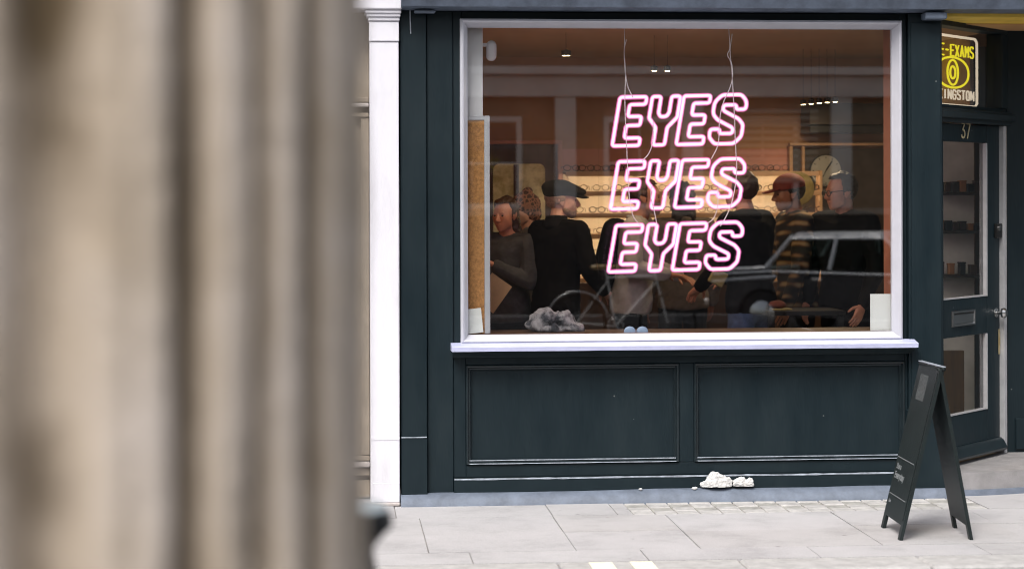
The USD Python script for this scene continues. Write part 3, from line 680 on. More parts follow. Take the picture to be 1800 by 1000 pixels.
# ================================================================== NEON: EYES EYES EYES
def poly_E(w=0.58, arm=0.155, spine=0.235):
    return Polygon([(0, 0), (w, 0), (w, arm), (spine, arm), (spine, .415), (w - .05, .415), (w - .05, .60), (spine, .60), (spine, 1 - arm), (w, 1 - arm), (w, 1), (0, 1)])
def poly_Y():
    return Polygon([(0.0, 1), (0.19, 1), (0.19, .66), (.24, .585), (.37, .585), (.42, .66), (.42, 1), (.61, 1), (.61, .56), (.43, .36), (.43, 0), (.18, 0), (.18, .36), (0, .56)])
def poly_S():
    line = LineString([(.60, .70), (.60, .82), (.52, .90), (.19, .90), (.11, .82), (.11, .66), (.19, .58), (.52, .42), (.60, .34), (.60, .18), (.52, .10), (.19, .10), (.11, .18), (.11, .30)])
    return line.buffer(0.105, cap_style='flat', join_style='round', quad_segs=3)
def outline(poly, r=0.03):
    p = poly.buffer(-r, quad_segs=4).buffer(2 * r, quad_segs=4).buffer(-r, quad_segs=4)
    c = np.array(p.exterior.coords)[:-1]
    L = p.exterior.length; k = max(24, int(L / 0.045))
    pts = np.array([p.exterior.interpolate(i / k * L).coords[0] for i in range(k)])
    return pts
NY = 0.17
sign_c = W(1195, 330, NY)
sign = thing('neon_sign', 'pink neon sign reading EYES three times, hung inside the shop window', 'sign', (sign_c[0], NY, Z(490, NY)))
rows = [  # left baseline px, right baseline px of the first and last letter, y of bottom, top
    (1076, 257, 172), (1073, 368, 285), (1069, 478, 397)]
letters = [('E', poly_E(), 0.0), ('Y', poly_Y(), 0.70), ('E', poly_E(), 1.385), ('S', poly_S(), 2.07)]
for x0, yb, yt in rows:
    o = W(x0, yb, NY); hgt = (yb - yt) / 3600 * 12.3; wdt = 82.3 / 3600 * 12.25
    for nm, pg, off in letters:
        pts = outline(pg)
        u = (pts[:, 0] + off + 0.175 * pts[:, 1]) * wdt; v = pts[:, 1] * hgt
        p3 = np.stack([o[0] + u, np.full(len(u), NY), o[2] + v + u * 0.022], 1)
        q = chaikin(p3, 1)
        L = part(sign, 'letter', tube(q, 0.0152, 8, True), 'neon_tube', True)
        part(L, 'glowing_gas', tube(q, 0.0086, 6, True), 'neon_core', True)
part(sign, 'acrylic_sheet', box(X(1052, NY + .03), X(1335, NY + .03), NY + 0.028, NY + 0.033, Z(491, NY), Z(160, NY)), 'acrylic', False)
def wire(pxs, r=0.0028, Y=NY - 0.022, it=2):
    p = np.array([W(a, b, Y) for a, b in pxs])
    return tube(chaikin(p, it, False), r, 6)
for pxs in ([(1097, 30), (1098, 75), (1097, 95), (1100, 130), (1098, 175), (1100, 230), (1103, 290), (1106, 350), (1112, 382), (1126, 396)],
            [(1101, 70), (1096, 90), (1101, 150), (1113, 172)],
            [(1148, 214), (1149, 245), (1142, 270), (1128, 284)],
            [(1146, 325), (1143, 345), (1150, 370), (1155, 396)],
            [(1280, 40), (1284, 88), (1277, 96), (1286, 110), (1288, 150), (1291, 200), (1293, 260), (1296, 300), (1290, 345), (1280, 375), (1266, 398)],
            [(1287, 60), (1282, 95), (1289, 125), (1286, 150), (1270, 182), (1264, 215), (1264, 255), (1250, 280)],
            [(1262, 330), (1262, 365), (1255, 385), (1243, 393)]):
    part(sign, 'hanging_wire', wire(pxs), 'wire_white', True)

# yellow eye-exam neon behind the transom light
def stroke_letter(ch, w=0.6):
    S = {'E': [[(w, 0), (0, 0), (0, 1), (w, 1)], [(0, .5), (w * .8, .5)]], 'X': [[(0, 0), (w, 1)], [(0, 1), (w, 0)]], 'A': [[(0, 0), (w / 2, 1), (w, 0)], [(w * .2, .35), (w * .8, .35)]],
         'M': [[(0, 0), (0, 1), (w / 2, .45), (w, 1), (w, 0)]], 'S': [[(w, .85), (w * .8, 1), (w * .2, 1), (0, .85), (0, .62), (w, .38), (w, .15), (w * .8, 0), (w * .2, 0), (0, .15)]],
         'Y': [[(0, 1), (w / 2, .5), (w, 1)], [(w / 2, .5), (w / 2, 0)]], '-': [[(0.05, .5), (w * .8, .5)]], 'K': [[(0, 0), (0, 1)], [(w, 1), (0, .5), (w, 0)]], 'I': [[(w / 2, 0), (w / 2, 1)]],
         'N': [[(0, 0), (0, 1), (w, 0), (w, 1)]], 'G': [[(w, .8), (w * .8, 1), (w * .2, 1), (0, .8), (0, .2), (w * .2, 0), (w * .8, 0), (w, .2), (w, .5), (w * .6, .5)]],
         'T': [[(0, 1), (w, 1)], [(w / 2, 1), (w / 2, 0)]], 'O': [[(w * .2, 0), (w * .8, 0), (w, .2), (w, .8), (w * .8, 1), (w * .2, 1), (0, .8), (0, .2), (w * .2, 0)]]}
    return S[ch]
def DY(x, z): return D_pt(x, 0.075, z)
def D_pt(x, y, z): return np.array([DA[0], DA[1], FLOOR]) + x * ex + y * ey + z * ez
ny = thing('neon_sign', 'yellow and white neon eye exam sign with an eye, above the shop door', 'sign', (*D_pt(0.3, 0.09, TR0)[:2], TR0 + FLOOR))
sx1 = dx(1722, 120) + 0.15; sz0, sz1 = dz(184, 1690), dz(62, 1690)
sx0 = 0.03
NW, NH = sx1 - sx0, sz1 - sz0
print('yellow neon', sx0, sx1, sz0, sz1)
def D3(pts, y=0.085): return np.array([D_pt(a, y, b) for a, b in pts])
bd = Polygon([(sx0, sz0), (sx1, sz0), (sx1, sz1), (sx0, sz1)]).buffer(-0.03).buffer(0.03)
bp = [bd.exterior.interpolate(t, True).coords[0] for t in np.arange(60) / 60]
part(ny, 'border_tube', tube(D3(bp), 0.0085, 8, True), 'neon_white', True)
def word(txt, x_end, z0, h, wch, gap, m, name, r):
    xx = x_end
    for ch in reversed(txt):
        if ch == ' ': xx -= wch * .6; continue
        st = [LineString([(a * wch / 0.6, b * h) for a, b in s]) for s in stroke_letter(ch)]
        xx -= wch
        ms = [tube(D3([(xx + a, z0 + b) for a, b in g.coords]), r, 6) for g in st]
        part(ny, name, cat(*ms), m, True)
        xx -= gap
word('EYE-EXAMS', sx1 - 0.055, sz0 + NH * 0.715, NH * 0.16, 0.046, 0.0275, 'neon_yellow', 'letter', 0.0058)
word('KINGSTON', sx1 - 0.05, sz0 + NH * 0.09, NH * 0.13, 0.042, 0.026, 'neon_white', 'letter', 0.0055)
ecx, ecz = sx1 - 0.365, sz0 + NH * 0.475
th = np.linspace(0, PI, 24)
ew, eh = 0.235, NH * 0.22
lid = [(ecx + ew * math.cos(t), ecz + eh * math.sin(t) ** 0.85) for t in th] + [(ecx - ew * math.cos(t), ecz - eh * math.sin(t) ** 0.85) for t in th[1:-1]]
part(ny, 'eye_outline', tube(D3(lid), 0.0072, 8, True), 'neon_yellow', True)
for sc in (0.82, 0.40):
    part(ny, 'iris_ring', tube(D3([(ecx + eh * sc * math.cos(t) * 1.0, ecz + eh * sc * math.sin(t)) for t in np.arange(28) / 28 * 2 * PI]), 0.0070, 8, True), 'neon_yellow', True)
part(ny, 'backing_board', D(box(sx0 - .02, sx1 + .02, 0.14, 0.15, sz0 - .005, sz1 + .02)), 'box_card', False)

# ================================================================== SANDWICH BOARD
fa, ba = G(1584, 950), G(1551, 926)
fb, bb = G(1708, 949), G(1677, 926)
def at_depth(px, py, ref):   # point over the ground point ref's depth
    d = ray(px, py); t = ((ref - CAM) @ fwd) / (d @ fwd); return CAM + t * d
tf = at_depth(1659, 647, (fa + fb) / 2); tb = at_depth(1618, 636, (ba + bb) / 2)
print('board', fa, ba, fb, bb, tf, tb)
ab = thing('sandwich_board', 'black folding sandwich board standing on the pavement before the door', 'sandwich board', (*((fa + fb + ba + bb) / 4)[:2], 0))
def board_panel(f, b, sgn):
    """Local frame: x from back foot to front foot, z up the panel, y outward."""
    exx = (f - b); wd = np.linalg.norm(exx); exx = exx / wd
    tm_ = (tf + tb) / 2; upv = tm_ - (f + b) / 2; upv -= exx * (upv @ exx); H = np.linalg.norm(upv); upv /= H
    out = np.cross(exx, upv); out /= np.linalg.norm(out)
    if out @ np.array([sgn, 0, 0]) < 0: out = -out
    return b, exx, out, upv, wd, H
for (f, b, sg) in ((fa, ba, -1), (fb, bb, 1)):
    o, a1, a2, a3, wd, H = board_panel(f, b, sg)
    def PB(m, o=o, a1=a1, a2=a2, a3=a3): return place(m, o, a1, a2, a3)
    t = 0.012
    legw = 0.045
    poly = Polygon([(0.0, 0.0), (legw, 0.0), (legw, 0.075), (wd - legw, 0.075), (wd - legw, 0.0), (wd, 0.0), (wd, H - 0.012), (wd - 0.012, H), (0.012, H), (0, H - 0.012)])
    pm = trimesh.creation.extrude_polygon(poly, 0.018, engine='earcut')
    pp = part(ab, 'panel', PB(place(pm, (0, -0.009, 0), (1, 0, 0), (0, 0, 1), (0, 1, 0))), 'board_black', 20)
    part(pp, 'face_sheet', PB(box(0.02, wd - 0.02, 0.0095, 0.0125, 0.10, H - 0.03)), 'board_black', False)
    if sg < 0:
        def lay(m, x, z, mname, nm):
            # lettering reads from the front edge side: +x of the text runs to the right as seen from outside
            return part(pp, nm, PB(place(m, (x, 0.0128, z), (1, 0, 0), (0, 0, 1), (0, 1, 0))), mname, False)
        for txt, h, z, x in (('Store', 0.030, 0.335, 0.05), ('Everyday', 0.034, 0.285, 0.05), ('Info', 0.017, 0.15, 0.05)):
            lay(meshkit.text_mesh(txt, h, 0.0012, bold=(h > .03)), x, z, 'chalk', 'lettering')
        part(pp, 'ruled_line', PB(box(0.03, wd - 0.05, 0.0128, 0.0138, 0.395, 0.399)), 'chalk', False)
        part(pp, 'ruled_line', PB(box(0.03, wd - 0.05, 0.0128, 0.0138, 0.195, 0.199)), 'chalk', False)
        part(pp, 'faded_sticker', PB(box(0.10, 0.27, 0.0128, 0.0135, H - 0.20, H - 0.06)), 'chalk_dim', False)
hm = (tf - tb); L = np.linalg.norm(hm); hm /= L
part(ab, 'hinge_rail', tube([tb + np.array([0, 0, -0.006]), tf + np.array([0, 0, -0.006])], 0.012, 8), 'board_black', True)
part(ab, 'pale_top', place(box(0, L, -0.012, 0.012, 0.0, 0.004), tb + np.array([0, 0, 0.004]), hm, np.cross([0, 0, 1], hm), (0, 0, 1)), 'pale_edge', False, label='pale top edge of the board')  # pale strip along the top of the board

# ================================================================== BIN-LIKE SMALL THINGS ON THE GROUND
pc = W(1277, 860, -0.05)
pap = thing('crumpled_paper', 'crumpled white paper lying on the plinth at the foot of the dark panels', 'paper', (pc[0], -0.045, 0.075))
lumps = []
for (px, r, s) in ((1258, 0.060, 1.0), (1247, 0.045, .8), (1270, 0.05, .9), (1300, 0.042, .85), (1312, 0.036, .7), (1238, .03, .6)):
    c = trimesh.creation.icosphere(3, r); c.apply_scale([1.1, 0.5, 1.3 * s]); c.apply_translation((X(px, -0.045), -0.045, 0.088))
    lumps.append(c)
pm = cat(*lumps); pm = dome_at(dome_at(pm, 0.026, 18.0, 3), 0.010, 70.0, 6)
v = np.array(pm.vertices); v[:, 2] = np.maximum(v[:, 2], 0.082); pm.vertices = v
part(pap, 'paper', pm, 'paper_white', False)
for k, px in enumerate((1219, 1124)):
    t = thing('paint_flake', ['small pale flake on the plinth just left of the crumpled paper', 'tiny pale flake on the plinth under the left panel'][k], 'flake', (X(px, -.05), -0.05, 0.07))
    fl = trimesh.creation.icosphere(2, 0.014 if k == 0 else 0.008); fl.apply_scale([1.3, .7, .6]); fl.apply_translation((X(px, -.05), -0.05, 0.076))
    part(t, 'flake', dome_at(fl, 0.006, 60), 'paper_white', False)

# ================================================================== THINGS IN THE WINDOW
def simple(name, label, c, loc, meshes, group=None, kind=None, smooth=20):
    t = thing(name, label, c, loc, group=group, kind=kind)
    for nm, m, mt in meshes: part(t, nm, m, mt, smooth)
    return t
ledge = GZ0 - 0.012
cx0, cx1 = X(1529, 0.09), X(1571, 0.09)
simple('card', 'blank white card standing at the right end of the window ledge', 'card', ((cx0 + cx1) / 2, 0.09, ledge),
       [('sheet', box(cx0, cx1, 0.088, 0.0905, ledge + .001, Z(519, 0.09), 0.0006), 'card_white'), ('foot', box(cx0 + .02, cx1 - .02, 0.091, 0.14, ledge + .001, ledge + .004), 'card_white')])
a0, a1 = X(826, 0.085), X(850, 0.085)
lc = box(-0.045, 0.045, -0.0012, 0.0012, 0, 0.145)
lc.apply_transform(trimesh.transformations.rotation_matrix(-0.10, [0, 1, 0])); lc.apply_translation(((a0 + a1) / 2 - 0.008, 0.078, ledge + .006))
simple('card', 'small white card leaning at the left end of the window ledge', 'card', ((a0 + a1) / 2, 0.08, ledge), [('sheet', lc, 'card_white')])
bx0, bx1, bz1 = X(822, 0.10), X(861, 0.10), Z(204, 0.10, 840)
t = thing('display_board', 'tall cork board in a white frame just inside the left of the window', 'display board', ((bx0 + bx1) / 2, 0.10, ledge))
part(t, 'board', box(bx0 - .02, bx1 - .034, 0.094, 0.104, ledge + .001, bz1 - .027), 'cork', False)
part(t, 'board_frame', cat(box(bx1 - .033, bx1, 0.088, 0.108, ledge + .001, bz1, 0.003), box(bx0 - .02, bx1 - .0335, 0.088, 0.108, bz1 - .026, bz1, 0.003)), 'frame_paint', 20)
px0, px1 = X(854, 0.20), X(872, 0.20)
t = thing('alarm_sensor', 'white rounded alarm sensor high on the white upright', 'alarm sensor', ((px0 + px1) / 2, 0.2, Z(90, .2, 860)))
sm = Manifold.batch_hull([Manifold.sphere(0.031, 24).translate(((px0 + px1) / 2 + .004, 0.19, Z(81, .2, 860))), Manifold.sphere(0.031, 24).translate(((px0 + px1) / 2 + .004, 0.20, Z(99, .2, 860)))])
part(t, 'housing', sm, 'white_paint', 40); part(t, 'mount', box(px0 - .02, px0 + .02, 0.18, 0.2, Z(84, .2), Z(78, .2)), 'white_paint', False)
# cloth bundle
bl = []
for (px, py, rx, rz) in ((955, 560, .10, .07), (972, 548, .075, .06), (940, 572, .07, .05), (990, 565, .08, .05), (1005, 574, .05, .03)):
    c = trimesh.creation.icosphere(4, 1.0); c.apply_scale([rx, 0.08, rz]); c.apply_translation(W(px, py, 0.28)); bl.append(c)
bun = union([hull(*[Manifold.sphere(1.0, 40).scale((rx, .08, rz)).translate(tuple(map(float, W(px, py, .28)))) for px, py, rx, rz in grp_]) for grp_ in (((945, 572, .08, .045), (962, 556, .05, .045)), ((962, 556, .06, .045), (985, 556, .05, .035)), ((985, 560, .06, .035), (1008, 576, .05, .03)), ((950, 576, .08, .035), (1000, 578, .07, .03)))])
bun = finish(bun, .006, 8)
q_ = np.array(bun.vertices); q_ = np.stack([q_[:, 0] * 11 + q_[:, 2] * 8, q_[:, 1] * 5, q_[:, 2] * 5 - q_[:, 0] * 3], 1)
n1 = meshkit.fbm(q_ + 2.2 * (meshkit.fbm(q_ * .6, 2, 8)[:, None]), 2, 5)
bun.vertices = bun.vertices + bun.vertex_normals * (((1 - np.abs(2 * n1 - 1)) ** 2.5 - .45) * 0.036)[:, None]
v = np.array(bun.vertices); v[:, 2] = np.maximum(v[:, 2], ledge + .001); v[:, 1] = np.clip(v[:, 1], 0.12, 0.44); bun.vertices = v
simple('cloth_bundle', 'crumpled grey and pink patterned cloth lying on the window ledge', 'cloth', (X(970, .28), .28, ledge), [('cloth', bun, 'pattern_cloth')], smooth=True)
for k, px in enumerate((1107, 1129)):
    c = trimesh.creation.icosphere(3, 0.036); c.apply_scale([1, 0.35, 0.9]); c.apply_translation(W(px, 583, 0.14))
    simple('round_ornament', ['pale blue round ornament on the window ledge, left of a pair', 'pale blue round ornament on the window ledge, right of a pair'][k], 'ornament', (X(px, .14), .14, ledge), [('disc', c, 'pale_blue')])
# cardboard leaning
cb = box(-0.075, 0.075, -0.004, 0.004, -0.10, 0.10); cb.apply_transform(trimesh.transformations.rotation_matrix(0.62, [0, 1, 0])); cb.apply_translation(W(866, 515, 0.5))
simple('cardboard_box', 'tilted brown cardboard sheet behind the cork board', 'cardboard', W(862, 580, .5), [('sheet', cb, 'box_card')])
# ceiling spotlights
lamp_px = [(995, 98, 1.2, 'ceiling spotlight shining above the man in the flat cap'), (1150, 125, 1.4, 'left of two small spotlights near the ceiling between the neon wires'), (1173, 125, 1.4, 'right of two small spotlights near the ceiling between the neon wires')]
lamp_px += [(1412 + i * 14, 184 - i * 1.2, 2.6, 'spotlight in the row of five over the dark bulkhead, number %s from the left' % w) for i, w in enumerate(('one', 'two', 'three', 'four', 'five'))]
LAMPS = []
for i, (px, py, Y, lab) in enumerate(lamp_px):
    p = W(px, py, Y)
    t = thing('ceiling_spotlight', lab, 'spotlight', (p[0], p[1], p[2]), group=None)
    r = 0.018 if i > 0 else 0.028
    part(t, 'housing', lathe([(r + .002, -.001), (r + .004, 0.0), (r + .004, .03), (0.0013, .04), (0.0013, max(CEIL - p[2], .05)), (0, max(CEIL - p[2], .05))], p, 16), 'black_plastic', 30)
    part(t, 'bulb', lathe([(0, -0.004), (r * .8, -0.003), (r, 0.002), (0, 0.002)], p, 16), 'lamp_glow', 30)
    dl = UsdLux.DiskLight.Define(stage, t + '/lamp_light')
    dl.CreateRadiusAttr(r * .9); dl.CreateNormalizeAttr(True); dl.CreateIntensityAttr((1.0, 0.75, 0.75, 0.42, 0.42, 0.42, 0.42, 0.42)[i]); dl.CreateColorAttr(Gf.Vec3f(1.0, 0.74, 0.46))
    dl.AddTranslateOp().Set(Gf.Vec3d(0, 0, -0.008))
# display shelves on the back wall
SH0, SH1 = BX(989), BX(1430)
shelf_py = [302, 336, 374, 410, 448, 486]
sh = thing('display_shelves', 'lit wooden display shelves of spectacles on the back wall', 'shelves', ((SH0 + SH1) / 2, RBY - .1, FLOOR))
part(sh, 'back_panel', box(SH0, SH1, RBY - 0.028, RBY - 0.0205, BZ(486) - .03, BZ(301)), 'shelf_back', False)
part(sh, 'base_cabinet', box(SH0, SH1, RBY - 0.30, RBY - 0.0205, FLOOR + .002, BZ(486) - .031, 0.004), 'brown_wood', False)
for s in shelf_py:
    part(sh, 'shelf', cat(box(SH0, SH1, RBY - 0.188, RBY - 0.029, BZ(s) - 0.018, BZ(s)), box(SH0, SH1, RBY - 0.20, RBY - 0.1885, BZ(s) - 0.036, BZ(s), 0.002)), 'shelf_wood', False)
    part(sh, 'light_strip', box(SH0 + .02, SH1 - .02, RBY - 0.175, RBY - 0.163, BZ(s) - 0.026, BZ(s) - 0.0185), 'strip_glow', False)
part(sh, 'side_panel', box(SH1 + .001, SH1 + .02, RBY - 0.21, RBY - .051, BZ(486) - .03, BZ(301), 0.002), 'shelf_wood', False)
# spectacles (local, facing -y): two rims, bridge, temples
def specs(name, m, rim, label, grp):
    t = thing(name, label, 'spectacles', (0, 0, 0), group=grp)
    for s in (-1, 1):
        a = np.arange(20) / 20 * 2 * PI
        pts = np.stack([s * 0.034 + 0.026 * np.cos(a) * (1 + .06 * np.cos(2 * a)), np.zeros(20), 0.026 + 0.021 * np.sin(a)], 1)
        r = part(t, 'rim', tube(pts, rim, 6, True), m, True, local=True)
        part(r, 'lens', place(trimesh.creation.cylinder(0.023, 0.002, sections=16), (s * .034, 0, .026), (1, 0, 0), (0, 0, 1), (0, 1, 0)), 'lens_glass', False, local=True)
        part(t, 'temple', tube([(s * .062, 0.0, .036), (s * .066, .05, .036), (s * .066, .11, .03), (s * .064, .135, .01)], rim * .8, 5), m, True, local=True)
    part(t, 'bridge', tube([(-.010, 0, .034), (0, -.003, .038), (.010, 0, .034)], rim, 5), m, True, local=True)
    return t
protos = []
row_names = ['top', 'second', 'third', 'fourth', 'fifth']
cnt = 0
first = None
for ri, s in enumerate(shelf_py[:5]):
    pxs = np.arange(1000, 1425, 38 if ri else 26) + (ri * 13) % 20
    for k, px in enumerate(pxs):
        z = BZ(s) + .001
        if ri == 0 and px > 1375: continue
        m, rim = (('black_plastic', 0.0032), ('brown_plastic', 0.0034), ('black_plastic', 0.0022))[(k + ri) % 3]
        ordn = ['first', 'second', 'third', 'fourth', 'fifth', 'sixth', 'seventh', 'eighth', 'ninth', 'tenth', 'eleventh', 'twelfth', 'thirteenth', 'fourteenth', 'fifteenth', 'sixteenth', 'seventeenth'][k]
        lab = '%s spectacles, %s from the left on the %s display shelf' % ({'black_plastic': 'black', 'brown_plastic': 'brown'}[m] + (' thin rimmed' if rim < .003 else ''), ordn, row_names[ri])
        grp = 'spectacles on the display shelves'
        key = (m, rim)
        loc = (BX(px), RBY - 0.185, z)
        pr = dict(protos).get(key)
        if pr is None:
            t = specs('spectacles', m, rim, lab, grp)
            UsdGeom.Xformable(stage.GetPrimAtPath(t)).GetOrderedXformOps()[0].Set(Gf.Vec3d(*map(float, loc)))
            protos.append((key, t))
        else:
            copy_of(pr, loc, rng.uniform(-.25, .25), lab, grp)
# clock, straw disc
p = W(1451, 300, RBY - 0.06)
t = thing('wall_clock', 'round pale wall clock high on the dark back wall', 'clock', p)
R = 27 / 3600 * 15.8
part(t, 'face', place(trimesh.creation.cylinder(R, 0.03, sections=40), p + [0, 0, 0], (1, 0, 0), (0, 0, 1), (0, 1, 0)), 'clock_face', 20)
for a, l in ((0.6, .75), (3.6, .45)):
    part(t, 'hand', tube([p + [0, -.017, 0], p + [math.sin(a) * R * l, -.017, math.cos(a) * R * l]], 0.005, 5), 'black_plastic', False)
for k in range(12):
    a = k * PI / 6
    part(t, 'hour_mark', tube([p + [math.sin(a) * R * .78, -.0165, math.cos(a) * R * .78], p + [math.sin(a) * R * .9, -.0165, math.cos(a) * R * .9]], 0.003, 4), 'black_plastic', False)
part(t, 'rim', place(lathe([(R, -.02), (R + .008, -.02), (R + .008, .02), (R, .02)], n=40), p, (1, 0, 0), (0, 0, 1), (0, -1, 0)), 'black_plastic', 30)
p = W(1402, 332, RBY - 0.3)
t = thing('straw_disc', 'large round straw coloured disc behind the man in the plaid shirt', 'wall decoration', p)
R = 30 / 3600 * 15.6
part(t, 'disc', place(lathe([(0, 0.03), (R * .5, 0.025), (R * .92, 0.012), (R, 0), (R, -.012), (0, -.012)], n=40), p, (1, 0, 0), (0, 0, 1), (0, -1, 0)), 'straw', 40)
part(t, 'hook', box(p[0] - .01, p[0] + .01, p[1] + .013, RBY - .052, p[2] - .01, p[2] + .01), 'shelf_wood', False)
# dark display table with tray
tx0, tx1, tz = X(1335, 1.5), X(1470, 1.5), Z(543, 1.5, 1400)
t = thing('display_table', 'dark display table before the man in the plaid shirt', 'table', ((tx0 + tx1) / 2, 1.5, FLOOR))
part(t, 'tabletop', box(tx0, tx1, 1.25, 1.75, tz - .03, tz, 0.004), 'table_black', False)
for sx in (tx0 + .03, tx1 - .03):
    for sy in (1.28, 1.72): part(t, 'leg', box(sx - .02, sx + .02, sy - .02, sy + .02, FLOOR, tz - .0305), 'table_black', False)
t = thing('tray', 'pale tray with rust coloured folds on the dark table', 'tray', (X(1372, 1.4), 1.4, tz))
part(t, 'tray_base', box(X(1354, 1.4), X(1388, 1.4), 1.32, 1.48, tz + .001, tz + .012, 0.003), 'straw', False)
cl = dome_at(trimesh.creation.icosphere(3, 0.05).apply_scale([1.2, .9, .6]).apply_translation((X(1366, 1.4), 1.4, tz + .036)), .012, 20); part(t, 'folded_cloth', cl, 'cloth_rust', 30)
# shelves behind the door glass
sd = thing('side_shelves', 'dark shelves of small display boxes seen through the door glass', 'shelves', (X(1690, 1.66), 1.66, FLOOR))
k = 0
for py in (338, 405, 482):
    zz = Z(py, 1.6, 1690)
    s_ = part(sd, 'shelf', box(X(1640, 1.6), X(1742, 1.6), 1.50, 1.698, zz - .02, zz, 0.002), 'room_dark', False)
    for px in np.arange(1652, 1738, 13 if py != 482 else 19):
        hh = rng.uniform(.03, .075) * (1.6 if py == 482 else 1)
        b = thing('display_box', '%s display box on the %s shelf behind the door glass, %s' % (['black', 'brown', 'black', 'amber'][k % 4], {338: 'upper', 405: 'middle', 482: 'lower'}[py], ['at the pilaster end', 'second from the pilaster', 'third from the pilaster', 'fourth from the pilaster', 'fifth from the pilaster', 'sixth from the pilaster', 'at the far end'][int((px - 1652) // (13 if py != 482 else 19))]), 'box', (X(px, 1.58), 1.58, zz))
        w = rng.uniform(.016, .024)
        part(b, 'carton', box(X(px, 1.58) - w, X(px, 1.58) + w, 1.55, 1.61, zz + .001, zz + hh, .003), ['black_plastic', 'brown_wood', 'room_dark', 'wood_orange'][k % 4], False)
        part(b, 'lid', box(X(px, 1.58) - w - .002, X(px, 1.58) + w + .002, 1.548, 1.612, zz + hh + .0005, zz + hh + .012, .002), ['black_plastic', 'brown_wood', 'room_dark', 'wood_orange'][k % 4], False)
        k += 1

# ================================================================== PEOPLE
def hand_parts(wrist, d, palm_n, side, curl=0.5):
    """Palm with four unequal curled fingers and a thumb that leaves the palm's side."""
    d = unit(d); nrm = np.asarray(palm_n, float); nrm = unit(nrm - d * (nrm @ d)); lat = np.cross(d, nrm) * side
    out = [hull(sph(wrist, .024, 10), sph(wrist + d * .085 + lat * .030, .012, 10), sph(wrist + d * .09 - lat * .028, .012, 10), sph(wrist + d * .03 + lat * .028, .013, 10), sph(wrist + d * .03 - lat * .025, .013, 10))]
    for k, (o, l) in enumerate(((.031, .068), (.011, .077), (-.010, .072), (-.029, .056))):
        p = wrist + d * .083 + lat * o; dd = d
        r = .0092
        for seg, f in enumerate((.45, .32, .26)):
            ang = curl * (0.35 + .5 * seg)
            dd2 = unit(d * math.cos(ang) + nrm * math.sin(ang))
            q = p + dd2 * l * f
            out.append(bone(p, q, r, r * .93, 8)); p = q; r *= .93
    p = wrist + d * .028 + lat * .03; q = p + unit(d * .6 + lat * .65 + nrm * .3) * .045; s = q + unit(d * .85 + lat * .15 + nrm * .5) * .034
    out += [bone(p, q, .013, .0105, 8), bone(q, s, .0105, .0085, 8)]
    return out

